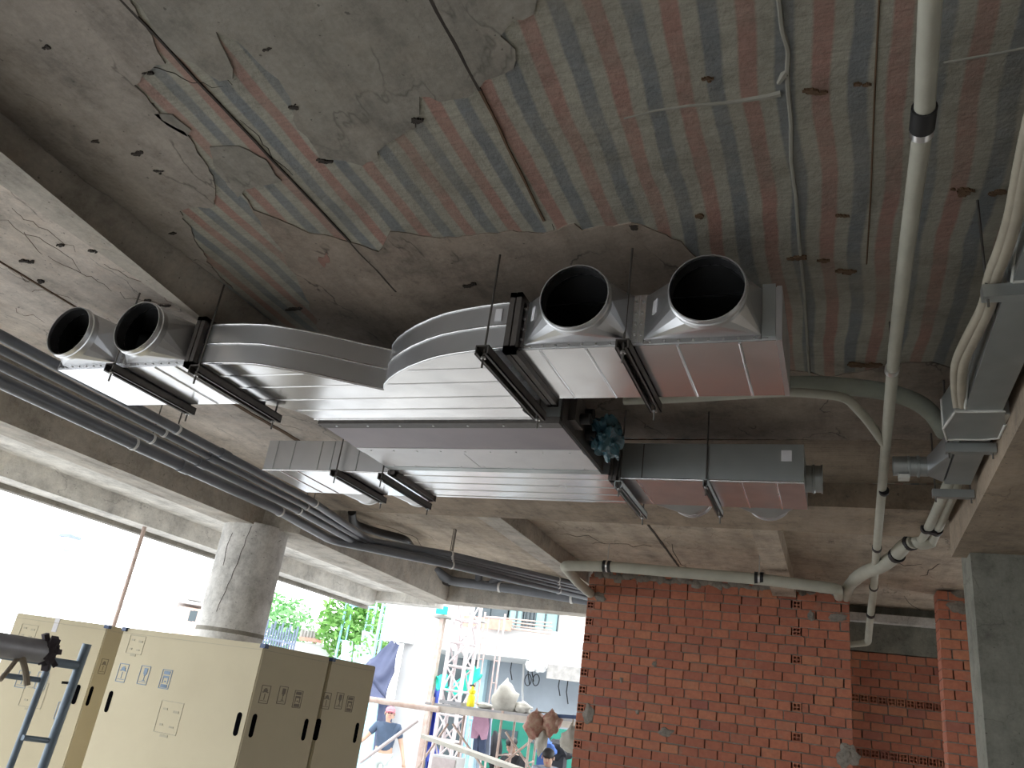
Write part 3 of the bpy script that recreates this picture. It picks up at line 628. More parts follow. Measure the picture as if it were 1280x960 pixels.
for (y, z, l) in ((3.55, 1.40, .09), (3.66, 1.47, .07), (3.78, 1.40, .06)):
    bm = BM(); tube(bm, [(FX1+.01, y, z), (FX1+.01+l, y, z)], .028, 14); obj('pipe_stub', bm, 'rubber_black', fc, smooth=40)
bm = BM(); box(bm, FX1+.012, FX1+.05, 3.46, 3.60, 1.36, 1.50); obj('junction_box', bm, 'steel_dark', fc)
bm = BM(); blob(bm, (-1.13, 3.88, 1.42), .075, .16, .10, 3, .55, 2.2, 4); obj('plastic_wrap', bm, 'blue_plastic', None, 'crumpled blue plastic wrap bundled at the end of the fan unit', 'plastic bag', smooth=35)
# rear return ducts
q_r = plenum('return_plenum', -1.16, -.162, 4.262, 4.77, 1, [(-1.12, -.69, -.85), (-.60, -.20, -.39)], (-1.05, -.48, -.30), 'rear air plenum with a small side collar and reddish underside', 'rear return plenums', ('galv_dull', 'galv'))
q_l = plenum('return_plenum', -3.64, -2.61, 4.262, 4.79, 1, [(-3.40, -3.06, -3.22), (-2.98, -2.64, -2.80)], (-3.50, -3.36), 'rear air plenum with seamed near face beside the grey pipes', 'rear return plenums', ('galv', 'galv_bright'))
for x in (-3.56, -3.42, -3.20, -3.10, -2.9): obj('face_seam', box(BM(), x-.002, x+.002, 4.257, 4.262, ZD0+.005, ZD1-.005), 'galv_dull', q_l)
obj('face_seam', box(BM(), -1.02, -1.015, 4.256, 4.262, ZD0+.005, ZD1-.005), 'steel_dark', q_r)
obj('sticker', box(BM(), -.275, -.222, 4.255, 4.261, 1.435, 1.495), 'sticker', q_r, label='small blank white paper sticker')
bm = BM(); tube(bm, [(-1.16, 4.262, ZD0), (-.162, 4.262, ZD0)], .007, 8); obj('edge_bead', bm, 'bead', q_r, smooth=50)
bm = BM(); tube(bm, [(-3.64, 4.262, ZD0), (-2.61, 4.262, ZD0)], .006, 8); obj('edge_bead', bm, 'bead', q_l, smooth=50)
bm = BM(); Y_, Z_, r_ = 4.53, 1.425, .075; seg = 32
prof = [(r_, -.165), (r_, -.13), (r_+.006, -.125), (r_+.006, -.118), (r_, -.113), (r_, -.085), (r_+.005, -.083), (r_+.005, -.075), (r_-.004, -.075), (r_-.004, -.165)]
ring_loft(bm, [[(x, Y_+q*math.cos(2*math.pi*k/seg), Z_+q*math.sin(2*math.pi*k/seg)) for k in range(seg)] for q, x in prof]); obj('side_collar', bm, 'galv_dull', q_r, smooth=30)
rm = thing('return_duct', (-1.9, 4.5, ZD0), 'long shiny rear duct section under the fan unit outlet', 'duct')
obj('body', box(BM(), -2.585, -1.19, 4.19, 4.78, ZD0, ZD1), 'galv', rm); obj('bottom_panel', box(BM(), -2.585, -1.19, 4.19, 4.78, ZD0-.003, ZD0-.0005), 'galv_bright', rm)
for Y in (4.30, 4.45, 4.60, 4.74):
    bm = BM(); tube(bm, [(-2.57, Y, ZD0-.003), (-1.21, Y, ZD0-.003)], .004, 6); obj('stiffening_bead', bm, 'bead', rm, smooth=50)
for xf in (-2.598, -1.172):
    for dx in (-.012, .012):
        bm = BM(); box(bm, xf+dx-.010, xf+dx+.010, 4.20, 4.81, ZD0-.03, ZD0-.004); box(bm, xf+dx-.010, xf+dx+.010, 4.215, 4.25, ZD0-.03, ZD1+.03); box(bm, xf+dx-.010, xf+dx+.010, 4.785, 4.815, ZD0-.03, ZD1+.03); obj('joint_flange', bm, 'steel_dark', rm)
# steel channel hangers with threaded rods
def hanger(x, y0, y1, w, label, ztop=ZC, mat='steel_dark', h=.04, dz=.0, skew=0.):
    z1 = ZD0-.006-dz; z0 = z1-h
    root = thing('duct_hanger', (x, (y0+y1)/2, z0), label, 'hanger', 'steel channel duct hangers')
    bm = BM(); t = .005
    for q in ((x-w/2, x+w/2, z1-t, z1), (x-w/2, x-w/2+t, z0, z1), (x+w/2-t, x+w/2, z0, z1), (x-w/2, x-w/4, z0, z0+t), (x+w/4, x+w/2, z0, z0+t)): box(bm, q[0], q[1], y0, y1, q[2], q[3])
    obj('channel', bm, mat, root)
    for y in (y0+.025, y1-.025):
        bm = BM(); tube(bm, [(x+skew, y, z0-.045), (x+skew, y, ztop)], .0045, 8); r = obj('threaded_rod', bm, 'rod', root)
        bm = BM(); tube(bm, [(x, y, z0-.008), (x, y, z0)], .011, 6); obj('nut', bm, 'screw', r)
hanger(-3.27, 2.565, 3.15, .055, 'dark steel channel hanger between the two spigots beside the pipe bundle')
hanger(-2.72, 2.555, 3.19, .06, 'dark steel channel hanger by the flange where the curved duct bends off', dz=.03)
hanger(-1.255, 2.50, 3.20, .055, 'dark steel channel hanger under the bright end of the curved duct', dz=.02)
hanger(-.715, 2.535, 3.16, .05, 'dark steel channel hanger between the two spigots above the pinkish underside')
hanger(-3.02, 4.20, 4.86, .055, 'dark steel channel hanger under the seamed rear plenum')
hanger(-2.64, 4.15, 4.86, .03, 'thin steel channel hanger at the rear duct flange near the grey pipes', dz=.03)
hanger(-1.13, 4.19, 4.86, .045, 'steel channel hanger beside the blue plastic bundle', dz=.03, mat='galv_dull')
hanger(-.66, 4.22, 4.86, .03, 'thin steel hanger under the reddish rear plenum', mat='galv_dull')

# ================================================================== PIPES
def clip(bm, p, d, r, w=.02):
    p = Vector(p); d = Vector(d).normalized(); tube(bm, [p-d*w/2, p+d*w/2], r, 18); return bm
# grey bundle
paths = {
 'A': ([(-3.84, -2, 1.41), (-3.87, 2.3, 1.405), (-3.92, 3.7, 1.40), (-4.0, 5.35, 1.40), tuple(onz(463, 676, 1.4)), tuple(onz(560, 692, 1.45)), tuple(ony(737, 734, 9.42))], .030),
 'B': ([(-3.97, -2, 1.39), (-3.99, 2.3, 1.385), (-4.02, 3.7, 1.375), (-4.075, 5.35, 1.365), tuple(onz(459, 679, 1.375)), tuple(onz(560, 696, 1.42)), tuple(ony(737, 738, 9.47))], .024),
 'C': ([(-4.05, -2, 1.35), (-4.08, 2.3, 1.34), (-4.11, 3.7, 1.335), (-4.14, 5.35, 1.33), tuple(onz(447, 680, 1.34)), tuple(onz(560, 700, 1.39)), tuple(ony(737, 742, 9.54))], .030),
 'D': ([(-4.20, -2, 1.31), (-4.22, 2.3, 1.305), (-4.25, 3.7, 1.30), (-4.32, 5.35, 1.315), tuple(onz(414, 675, 1.3)), tuple(onz(560, 705, 1.35)), tuple(ony(737, 747, 9.62))], .040)}
lab = {'A': 'slim grey plastic pipe, inner edge of the pipe bundle', 'B': 'thinnest grey plastic pipe, second from the inner edge of the bundle', 'C': 'grey plastic pipe, third from the inner edge of the bundle', 'D': 'thickest grey plastic pipe, outer edge of the pipe bundle'}
for k_, (pts, r) in paths.items():
    root = thing('drain_pipe', Vector(pts[0])-Vector((0, 0, r)), lab[k_], 'pipe', 'grey pipe bundle along the edge beam')
    bm = BM(); tube(bm, pts, r, 18, fillet=.12); obj('pipe_run', bm, 'pvc_grey', root, smooth=50)
    for (i, t) in ((1, .02), (2, .0), (3, .05), (5, .02), (5, .75)):
        a, b = Vector(pts[i]), Vector(pts[i+1]); p = a.lerp(b, t)
        bm = BM(); clip(bm, p, b-a, r+.005, .018); obj('pipe_clip', bm, 'pvc_white', root, smooth=50)
    a, b = Vector(pts[2]), Vector(pts[3])
    for t in (.3,):
        bm = BM(); clip(bm, a.lerp(b, t), b-a, r+.006, .09); obj('pipe_coupling', bm, 'pvc_grey', root, smooth=50)
    for i in ((3,) if k_ != 'B' else (3, 5)):
        p = Vector(pts[i]); bm = BM(); tube(bm, [p+Vector((0, .03, r)), p+Vector((0, .03, 1.72-p.z if i != 5 else 1.72-p.z))], .004, 6); obj('hanger_rod', bm, 'rod', root)
    if k_ in 'AC':
        for i, t in ((2, .0), (5, .02)):
            p = Vector(pts[i]).lerp(Vector(pts[i+1]), t); bm = BM(); tube(bm, [p+Vector((0, 0, r)), Vector((p.x, p.y, ZC))], .0045, 6); obj('hanger_rod', bm, 'rod', root)
bm = BM(); tube(bm, [onz(440, 640, 1.68), onz(441, 655, 1.60), onz(468, 664, 1.60), onz(507, 674, 1.60), onz(519, 690, 1.58)], .042, 14, fillet=.1); obj('black_pipe', bm, 'pvc_black', None, 'black pipe with two bends hung above the grey bundle', 'pipe', smooth=50)
gp = thing('sewer_pipe', ony(545, 718, 9.7), 'large grey sewer pipe with elbows in front of the far edge beam', 'pipe')
bm = BM(); tube(bm, [ony(526, 708, 9.1), ony(531, 716, 9.2), ony(541, 710, 9.4), ony(562, 726, 9.7), ony(640, 736, 9.7), ony(745, 752, 9.7)], .06, 18, fillet=.1); obj('pipe_run', bm, 'pvc_grey', gp, smooth=50)
bm = BM(); tube(bm, [ony(563, 727, 9.7), ony(545, 720, 9.68), ony(538, 722, 9.6)], .068, 18, fillet=.08); obj('elbow', bm, 'pvc_black', gp, smooth=50)
bm = BM(); tube(bm, [ony(598, 731, 9.7), ony(599, 712, 9.7)], .05, 14); tube(bm, [ony(612, 733, 9.7), ony(622, 722, 9.7), ony(640, 720, 9.7)], .055, 14, fillet=.1); obj('branch_fitting', bm, 'pvc_grey', gp, smooth=50)
for x, y in ((625, 734), (715, 748)):
    p = ony(x, y, 9.7); bm = BM(); clip(bm, p, (1, 0, 0), .066, .03); tube(bm, [p, p+Vector((0, 0, ZC-p.z))], .005, 6); obj('pipe_clip', bm, 'pvc_white', gp)
# long white insulated pipe on the right
zp = 1.50
wp = thing('insulated_pipe', (.205, 1.0, zp), 'long straight white insulated pipe running beside the striped ceiling', 'pipe')
pts = [onz(1169, -60, zp), onz(1163, 0, zp), onz(1155, 150, zp), onz(1131, 330, zp), onz(1118, 440, zp), onz(1107, 560, zp), onz(1099, 650, zp), onz(1091, 735, zp), onz(1086, 790, zp)]
mx = pts[-1].copy(); k9 = 9.4/mx.y; pts[-1] = ony(1086, 790, 9.55); pts[-2] = ony(1092, 735, 8.3); pts[-3] = ony(1099, 650, 5.75)
end = ony(1062, 806, 9.75)
bm = BM(); tube(bm, pts+[ony(1085, 803, 9.75), end], [.024]*6+[.027, .034, .036, .036, .030], 18, fillet=.04); obj('pipe_run', bm, 'insul_white', wp, smooth=50)
rg = [(1154, 148, 0), (1115, 462, 0), (1105, 614, 0), (1101, 675, 1), (1093, 737, 1), (1089, 770, 1)]
for (x, y, far) in rg[:3]:
    p = onz(x, y, zp)
    if y == 148:
        bm = BM(); tube(bm, [p+Vector((0, -.04, 0)), p+Vector((0, .035, 0))], .030, 18); o = obj('rubber_clamp', bm, 'rubber_black', wp, smooth=50)
        bm = BM(); tube(bm, [p+Vector((0, .035, 0)), p+Vector((0, .06, 0))], .029, 18); obj('clamp_band', bm, 'screw', o, smooth=50)
    else:
        bm = BM(); clip(bm, p, (0, 1, 0), .028, .035); obj('pipe_clamp', bm, 'rubber_black' if y != 462 else 'screw', wp, smooth=50)
    bm = BM(); tube(bm, [p, p+Vector((0, 0, (ZC if p.y < 5.5 else ZB)-p.z))], .004, 6); obj('hanger_rod', bm, 'rod', wp)
def along(pts, Y):
    for a, b in zip(pts, pts[1:]):
        if a.y <= Y <= b.y: return a.lerp(b, (Y-a.y)/(b.y-a.y)), b-a
for Y, r in ((6.6, .034), (8.25, .040), (9.0, .042)):
    p, d = along(pts, Y); bm = BM(); clip(bm, p, d, r, .06); obj('pipe_clamp', bm, 'rubber_black', wp, smooth=50)
for Y in (2.55,):
    pass
# branch hose into that pipe and its flatter companion
bm = BM(); tube(bm, [onz(780, 501, 1.5), onz(840, 499, 1.5), onz(985, 490, 1.5), onz(1020, 492, 1.5), onz(1057, 496, 1.5), onz(1082, 522, 1.5), onz(1106, 556, 1.5)], .021, 14, fillet=.12); obj('branch_hose', bm, 'insul_white', None, 'thin white insulated hose curving into the long straight pipe', 'hose', smooth=50)
bm = BM(); tube(bm, [onz(790, 492, 1.58), onz(980, 480, 1.58), onz(1040, 481, 1.58), onz(1110, 489, 1.58), onz(1150, 503, 1.58), onz(1170, 522, 1.58), onz(1180, 540, 1.57)], .040, 16, fillet=.15); obj('branch_hose', bm, 'insul_green', None, 'thick greenish insulated hose arching behind the long straight pipe', 'hose', smooth=50)
# wall top pipe
hp = thing('insulated_pipe', ony(880, 718, 8.5), 'white insulated pipe running along the top of the brick wall', 'pipe')
yy = 7.75
bm = BM(); tube(bm, [ony(738, 742, 9.08), ony(722, 728, 8.5), ony(705, 707, yy), ony(760, 708, yy), ony(950, 724, yy), ony(1046, 736, yy), ony(1049, 746, 9.0)], [.05, .05, .052, .052, .052, .05, .045], 18, fillet=.07); obj('pipe_run', bm, 'insul_white', hp, smooth=50)
for x, y in ((759, 708), (949, 723)):
    p = ony(x, y, yy); bm = BM(); clip(bm, p+Vector((-.025, 0, 0)), (1, 0, 0), .058, .03); clip(bm, p+Vector((.025, 0, 0)), (1, 0, 0), .058, .03); o = obj('pipe_clamp', bm, 'rubber_black', hp, smooth=50)
    bm = BM(); clip(bm, p, (1, 0, 0), .057, .018); tube(bm, [p, Vector((p.x, p.y, ZC))], .005, 6); obj('clamp_band', bm, 'screw', o, smooth=50)
bm = BM(); clip(bm, ony(1049, 745, 8.95), (0, 1, -.2), .052, .03); obj('end_collar', bm, 'screw', hp, smooth=50)
# bent double pipe
dp = thing('insulated_pipe', ony(1110, 700, 7.9), 'white insulated pipe rising from the wall corner to a two pipe joint', 'pipe')
P_ = [ony(1058, 747, 9.0), ony(1060, 733, 8.0), ony(1076, 717, 7.6), ony(1104, 707, 7.1), ony(1122, 692, 6.7), ony(1131, 681, 6.5), ony(1143, 677, 6.4)]
bm = BM(); tube(bm, P_, [.045, .05, .055, .055, .052, .05, .05], 18, fillet=.25); obj('pipe_run', bm, 'insul_white', dp, smooth=50)
bm = BM(); blob(bm, ony(1154, 677, 6.4), .085, .10, .055, 5, .2, 2., 3); obj('joint_wrap', bm, 'insul_white', dp, smooth=60)
for a in ([(1148, 678, 6.45), (1158, 665, 6.1), (1168, 645, 5.5), (1183, 612, 4.72), (1192, 590, 4.6)], [(1164, 680, 6.45), (1170, 666, 6.1), (1179, 645, 5.5), (1193, 612, 4.72), (1199, 590, 4.6)]):
    bm = BM(); tube(bm, [ony(*q) for q in a], .030, 16, fillet=.15); obj('pipe_run', bm, 'insul_white', dp, smooth=50)
a, b = ony(1164, 659, 5.95), ony(1168, 650, 5.75)
bm = BM()
for x in (1158, 1171): p = ony(x, 660 if x == 1158 else 663, 5.95); clip(bm, p, b-a, .037, .06)
bar(bm, ony(1158, 663, 5.93), ony(1171, 666, 5.93), .06, .03); obj('rubber_clamp', bm, 'rubber_black', dp, smooth=50)
for x, y, Y in ((1121, 694, 6.72), (1139, 678, 6.44)):
    p = ony(x, y, Y); bm = BM(); clip(bm, p, Vector((.35, -.9, .0)), .058, .05); obj('pipe_clamp', bm, 'rubber_black', dp, smooth=50)
# cream hoses at the right
for i, (off, r, nm) in enumerate(((0, .016, 'outer'), (7, .021, 'inner'))):
    P_ = [onz(x+off*k, y, 1.425) for x, y, k in ((1292, 130, 1), (1276, 200, 1), (1263, 270, 1), (1250, 312, 1), (1236, 345, 1), (1231, 380, 1), (1208, 423, 1.3), (1194, 452, 1.2), (1193, 485, 1), (1198, 520, 1))]
    bm = BM(); tube(bm, P_, r, 14, fillet=.12); obj('cream_hose', bm, 'insul_cream', None, ['thinner cream insulated hose curving along the narrow duct', 'thicker cream insulated hose curving close to the narrow duct'][i], 'hose', 'cream hoses beside the narrow duct', smooth=50)
# narrow duct on the right
nd = thing('narrow_duct', (.56, 3, 1.40), 'narrow insulated rectangular duct with white sealed joints under the brown beam', 'duct')
obj('duct_section', box(BM(), .50, .632, .6, 2.44, 1.40, 1.53), 'galv_dull', nd); obj('duct_section', box(BM(), .49, .625, 2.46, 3.47, 1.40, 1.53), 'galv_dull', nd)
bm = BM(); prism(bm, [(.455, 3.47), (.632, 3.47), (.655, 3.62), (.655, 3.80), (.455, 3.80), (.43, 3.66)], 1.395, 1.535); obj('offset_box', bm, 'galv_dull', nd)
obj('duct_section', box(BM(), .512, .632, 3.80, 4.50, 1.405, 1.53), 'galv_dull', nd)
for pts in ([(.43, 3.66, 1.395), (.455, 3.80, 1.395), (.60, 3.80, 1.395), (.655, 3.78, 1.395), (.655, 3.62, 1.395)], [(.43, 3.66, 1.395), (.455, 3.47, 1.395), (.632, 3.47, 1.395)], [(.49, 3.45, 1.40), (.47, 3.2, 1.44), (.475, 3.1, 1.47)], [(.43, 3.66, 1.395), (.43, 3.66, 1.53)], [(.50, 2.44, 1.40), (.632, 2.44, 1.40)], [(.50, 2.44, 1.40), (.50, 2.30, 1.48), (.50, 2.25, 1.53)]): bm = BM(); tube(bm, pts, .006, 7); obj('sealant_bead', bm, 'sealant', nd, smooth=50)
obj('end_collar', box(BM(), .632, .658, 3.52, 3.72, 1.40, 1.50), 'sealant', nd)
for y, x0, x1, lb in ((2.46, .42, .66, 'first'), (3.87, .455, .655, 'second'), (4.58, .462, .655, 'third')):
    bm = BM(); box(bm, x0, x1, y-.02, y+.02, 1.355, 1.398); obj('support_bar', bm, 'galv_dull', nd)
    for x in (x0+.015, x1-.015):
        bm = BM(); tube(bm, [(x, y, 1.33), (x, y, ZC)], .0045, 6); obj('threaded_rod', bm, 'rod', nd)
rd = thing('reducer', (.43, 4.3, 1.40), 'galvanised reducer from round collar to the narrow duct', 'duct fitting')
bm = BM(); seg = 32; cy, cz = 4.28, 1.425
R_ = [(y, z) for y, z in [(4.02+(4.48-4.02)*i/8, 1.41) for i in range(8)]+[(4.48, 1.41+.12*i/8) for i in range(8)]+[(4.48-.46*i/8, 1.53) for i in range(8)]+[(4.02, 1.53-.12*i/8) for i in range(8)]]
C_ = [(cy+.05*math.cos(-3*math.pi/4+2*math.pi*i/32), cz+.05*math.sin(-3*math.pi/4+2*math.pi*i/32)) for i in range(32)]
ring_loft(bm, [[(.505, y, z) for y, z in R_], [(.415, y, z) for y, z in C_]]); obj('cone', bm, 'galv', rd, smooth=15)
prof = [(.05, .415), (.05, .385), (.055, .383), (.055, .372), (.05, .37), (.05, .34), (.054, .338), (.054, .33), (.05, .328), (.05, .262), (.046, .262)]
bm = BM(); ring_loft(bm, [[(x, cy+q*math.cos(2*math.pi*k/seg), cz+q*math.sin(2*math.pi*k/seg)) for k in range(seg)] for q, x in prof]); obj('collar', bm, 'galv_dull', rd, smooth=30)
bm = BM(); box(bm, .285, .335, 4.25, 4.31, 1.355, 1.375); obj('damper_lever', bm, 'sealant', rd)

# ================================================================== CARTONS AND SCAFFOLD INSIDE
def onplane(x, y, P0, n):
    d = ray(x, y); return d*(P0.dot(n)/d.dot(n))
def carton(O, ang, w_, d_, top, label, marks_front=(), marks_side=(), holes_front=(), holes_side=(), faint=(), straps=(), tapes=()):
    """O: front right bottom corner; ang: heading of the front face (left to right)"""
    ux = Vector((math.cos(ang), math.sin(ang), 0)); uy = Vector((-math.sin(ang), math.cos(ang), 0)); h = top-ZF
    O = Vector((O[0], O[1], ZF)); c = O-ux*w_/2+uy*d_/2
    root = thing('carton', c, label, 'cardboard box', 'tall cardboard cartons')
    bm = BM(); obox(bm, c+ZA*h/2, ux, uy, ZA, w_, d_, h); bmesh.ops.bevel(bm, geom=bm.edges[:], offset=.006, segments=2, affect='EDGES'); obj('body', bm, 'kraft', root)
    bm = BM(); obox(bm, O-ux*w_/2-uy*.001+ZA*(h-.03), ux, uy, ZA, w_*.97, .003, .003); obox(bm, O+uy*d_/2+ux*.001+ZA*(h-.03), ux, uy, ZA, .003, d_*.97, .003); obj('lid_fold', bm, 'print_faint', root, kind='stuff')
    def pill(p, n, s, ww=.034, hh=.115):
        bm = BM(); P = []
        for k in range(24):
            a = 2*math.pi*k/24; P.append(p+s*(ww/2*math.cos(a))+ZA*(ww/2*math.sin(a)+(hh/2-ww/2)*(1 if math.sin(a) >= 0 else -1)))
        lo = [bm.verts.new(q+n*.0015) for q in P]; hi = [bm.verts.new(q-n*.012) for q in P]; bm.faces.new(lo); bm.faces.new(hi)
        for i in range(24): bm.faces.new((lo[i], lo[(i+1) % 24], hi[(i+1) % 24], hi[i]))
        obj('handle_hole', bm, 'hole_black', root)  # black pill on the carton face, the dark of the hole is painted
    for x, y in holes_front: pill(onplane(x, y, O, -uy), -uy, ux)
    for x, y in holes_side: pill(onplane(x, y, O, ux), ux, uy)
    def icon(p, n, s, kind, mat, k=1.):
        bm = BM(); q = lambda a, b, ww, hh: obox(bm, p+s*a*k+ZA*b*k+n*.001, s, n, ZA, ww*k, .002, hh*k)
        W, H, t = .075, .098, .004
        q(-W/2, 0, t, H); q(W/2, 0, t, H); q(0, H/2, W, t); q(0, -H/2, W, t); q(0, -H*.36, W*.7, .003)
        if kind == 0:      # umbrella
            for i in range(6): a = -1+i*.4; q(a*.02, .012+.012*(1-a*a), .009, .006+.018*(1-a*a))
            q(0, -.012, .004, .035)
        elif kind == 1:    # goblet
            q(.006, .022, .028, .034); q(.006, .002, .012, .012); q(.006, -.015, .004, .026); q(.006, -.028, .022, .004)
        else:              # stacking limit
            q(0, .034, .05, .018); q(0, .012, .046, .012); q(-.02, -.008, .006, .03); q(.02, -.008, .006, .03); q(0, -.012, .012, .008); q(0, -.036, .05, .018)
        obj('printed_mark', bm, mat, root, kind='stuff')
    for x, y, kd in marks_front: icon(onplane(x, y, O, -uy), -uy, ux, kd, 'print_blue')
    for x, y, kd in marks_side: icon(onplane(x, y, O, ux), ux, uy, kd, 'print_brown', .9)
    for x, y, ww, hh in faint:
        p = onplane(x, y, O, -uy); bm = BM()
        for a, b, u_, v_ in ((-.5, 0, .004, hh), (.5, 0, .004, hh), (0, .5, ww, .004), (0, -.5, ww, .004), (-.25, .25, ww*.2, .01), (.25, .2, ww*.25, .012), (-.25, -.25, ww*.15, .01), (.22, -.28, ww*.2, .008), (0, -.58, ww*.35, .012)): obox(bm, p+ux*a*ww+ZA*b*hh-uy*.001, ux, uy, ZA, u_, .002, v_)
        obj('printed_panel', bm, 'print_faint', root, kind='stuff')
    for s_ in straps:
        p = O+ZA*(h-.01)+(-ux*(w_-.02) if s_ == 'l' else Vector((0, 0, 0)))
        bm = BM(); obox(bm, p, ux, uy, ZA, .035, .03, .022); obj('corner_strap', bm, 'strap_blue', root)
    for x, y, ww, hh in tapes:
        p = onplane(x, y, O, -uy); bm = BM(); obox(bm, p-uy*.001, ux, uy, ZA, ww, .002, hh); obj('tape', bm, 'tape', root)
carton((-2.86, 3.72), math.radians(-5), 1.115, .57, .18, 'tall carton with a wide cream printed face in front of the round column',
       [(153, 841, 0), (180, 844, 1), (207, 849, 2)], [(331, 868, 0), (353, 869, 1), (372, 874, 2)], [(297, 905), (136, 877)], [(316, 907), (381, 912)], [(170, 806, .13, .10), (211, 897, .17, .16)], ('r', 'l'))
u5 = Vector((math.cos(math.radians(-5)), math.sin(math.radians(-5)), 0)); v5 = Vector((-u5.y, u5.x, 0))
c3 = Vector((-2.86, 3.72, 0))+v5*.59
carton((c3.x, c3.y), math.radians(-5), 1.1, .46, .18, 'tall brown shaded carton nearest the man in the cap', [], [(408, 876, 0), (424, 876, 1), (437, 880, 2)], [], [(397, 912), (445, 916)], (), ('r',))
carton((-4.36, 4.06), math.radians(12), .68, .75, .192, 'tall carton with white tape behind the blue scaffold ladder', [(28, 849, 0), (52, 851, 1), (77, 889, 2)], [(179-50, 833, 0)], [(95, 868)], [(112, 870)], [(35, 790, .12, .09), (42, 868, .16, .15)], ('r',), [(70, 781, .035, .09)])
# ladder frame
ld = thing('scaffold_ladder', atd(60, 900, 4.5), 'blue painted scaffold ladder frame leaning in front of the taped carton', 'scaffold')
DL = 4.5
def vtube(par, name, p, q, r, mat): bm = BM(); tube(bm, [p, q], r, 14); return obj(name, bm, mat, par, smooth=50)
A0 = atd(109, 805, DL); A1 = atd(53, 960, DL); B0 = atd(61, 830, DL-.08); B1_ = atd(12, 960, DL-.08)
def down(a, b): t = (ZF-a.z)/(b.z-a.z); return a+(b-a)*t
vtube(ld, 'post', A0, down(A0, A1), .021, 'scaf_blue'); vtube(ld, 'post', B0, down(B0, B1_), .015, 'scaf_blue')
for (xa, ya, xb_, yb) in ((28, 922, 62, 926), (4, 844, 49, 850)):
    vtube(ld, 'rung', atd(xa, ya, DL-.1 if xa > 10 else DL-.2), atd(xb_, yb, DL if xa > 10 else DL-.08), .012, 'scaf_blue')
for k_ in (1, 2, 3):
    a = A0.lerp(down(A0, A1), .35+.17*k_+.08); b = B0.lerp(down(B0, B1_), .35+.17*k_+.08); vtube(ld, 'rung', a, b, .012, 'scaf_blue')
vtube(ld, 'top_rail', atd(-60, 809, DL-.35), atd(98, 832, DL), .020, 'scaf_blue')
vtube(ld, 'lock_pin', atd(77, 853, DL), atd(88, 854, DL), .006, 'rubber_black')
C0 = atd(-60, 809, DL-.35); vtube(ld, 'post', C0, Vector((C0.x, C0.y, ZF)), .021, 'scaf_blue')
bm = BM(); tube(bm, [atd(-60, 797, DL-.45), atd(58, 815, DL-.12)], .05, 18); obj('grey_beam_pipe', bm, 'pipe_steel', None, 'thick grey pipe lashed on top of the scaffold ladder', 'pipe', smooth=50)
bm = BM(); r0 = atd(60, 815, DL-.14)
for k_ in range(7):
    a = 2*math.pi*k_/7; bar(bm, r0, r0+CR*(.055*math.cos(a))+CU*(.085*math.sin(a)), .03, .022)
blob(bm, r0, .045, .04, .06, 4, .5, 2); obj('binding_cloth', bm, 'tie', None, 'dark knotted cloth binding on the end of the thick pipe', 'cloth')
bm = BM(); tube(bm, [atd(43, 806, DL-.22), atd(35, 812, DL-.24), atd(24, 820, DL-.24), atd(12, 836, DL-.26), atd(0, 850, DL-.3)], .010, 8, fillet=.03); tube(bm, [atd(27, 820, DL-.24), atd(32, 838, DL-.24), atd(34, 857, DL-.24)], .013, 8, fillet=.03); obj('rope_tie', bm, 'rope', None, 'frayed brown rope tied round the thick pipe', 'rope')

# ================================================================== OUTSIDE
def fbox(x0, y0, x1, y1, Y, dep, bm=None):
    """box whose near face (at depth Y) spans the two pixels"""
    a, b = ony(x0, y0, Y), ony(x1, y1, Y); bm = bm or BM()
    return box(bm, min(a.x, b.x), max(a.x, b.x), Y, Y+dep, min(a.z, b.z), max(a.z, b.z))
# --- building across the yard
bd = thing('building', ony(650, 850, 19), 'white and grey building across the yard behind the scaffolds', 'building')
bd.location.z = GROUND+CAMH; LOC[bd].z = GROUND
x0 = ony(520, 800, 19).x; x1 = 1.0; zb = ony(640, 822, 19).z; zt = ony(640, 784, 19).z
obj('upper_band', box(BM(), x0, x1, 19, 19.6, zb, zt), 'facade_white', bd)
obj('wall', box(BM(), ony(604, 850, 21).x, x1+1, 21, 21.3, GROUND, zb+.3), 'facade_grey', bd)
obj('wall', box(BM(), x0-1, ony(606, 850, 21).x, 21.6, 21.9, GROUND, zb+.3), 'window_dark', bd, label='back of the open bay painted dark for shade')  # near-black wall paints the shade inside the bay
obj('soffit', box(BM(), x0, x1, 19.6, 21.4, zb, zb+.15), 'facade_white', bd)
obj('door_frame', box(BM(), ony(596, 850, 20.8).x, ony(606, 850, 20.8).x, 20.8, 21.3, GROUND, zb), 'sheet_cyan', bd)
obj('upper_wall', box(BM(), x0-.3, x1, 20.6, 21, zt, zt+3.5), 'facade_cream', bd)
for (xa, xb_, m_) in ((637, 655, 'window_glass'), (655, 668, 'window_dark'), (668, 697, 'window_glass'), (590, 634, 'window_dark')):
    a, b = ony(xa, 760, 20.55), ony(xb_, 784, 20.55); w1 = obj('window', box(BM(), a.x, b.x, 20.54, 20.6, zt+.02, zt+1.1), m_, bd)
    bm = BM()
    for x in (a.x, (a.x+b.x)/2, b.x): box(bm, x-.02, x+.02, 20.5, 20.54, zt, zt+1.1)
    obj('mullion', bm, 'window_dark', w1, kind='stuff')
for i in range(4):
    a = ony(615, 771+i*4, 18.9); b = ony(690, 779+i*4.5, 18.9); bm = BM(); tube(bm, [a, b], .018, 8); obj('railing_bar', bm, 'scaf_rust', bd)
obj('debris_net', box(BM(), ony(580, 770, 18.8).x, ony(640, 780, 18.8).x, 18.75, 18.8, zt-.12, zt+.14), 'facade_brickred', bd)
bm = BM()
for i in range(14):
    x = ony(665+i*4, 835, 19).x; blob(bm, (x, 18.97, zb+random.uniform(-.12, .0)), .16, .05, .14, i, .6, 2, 2)
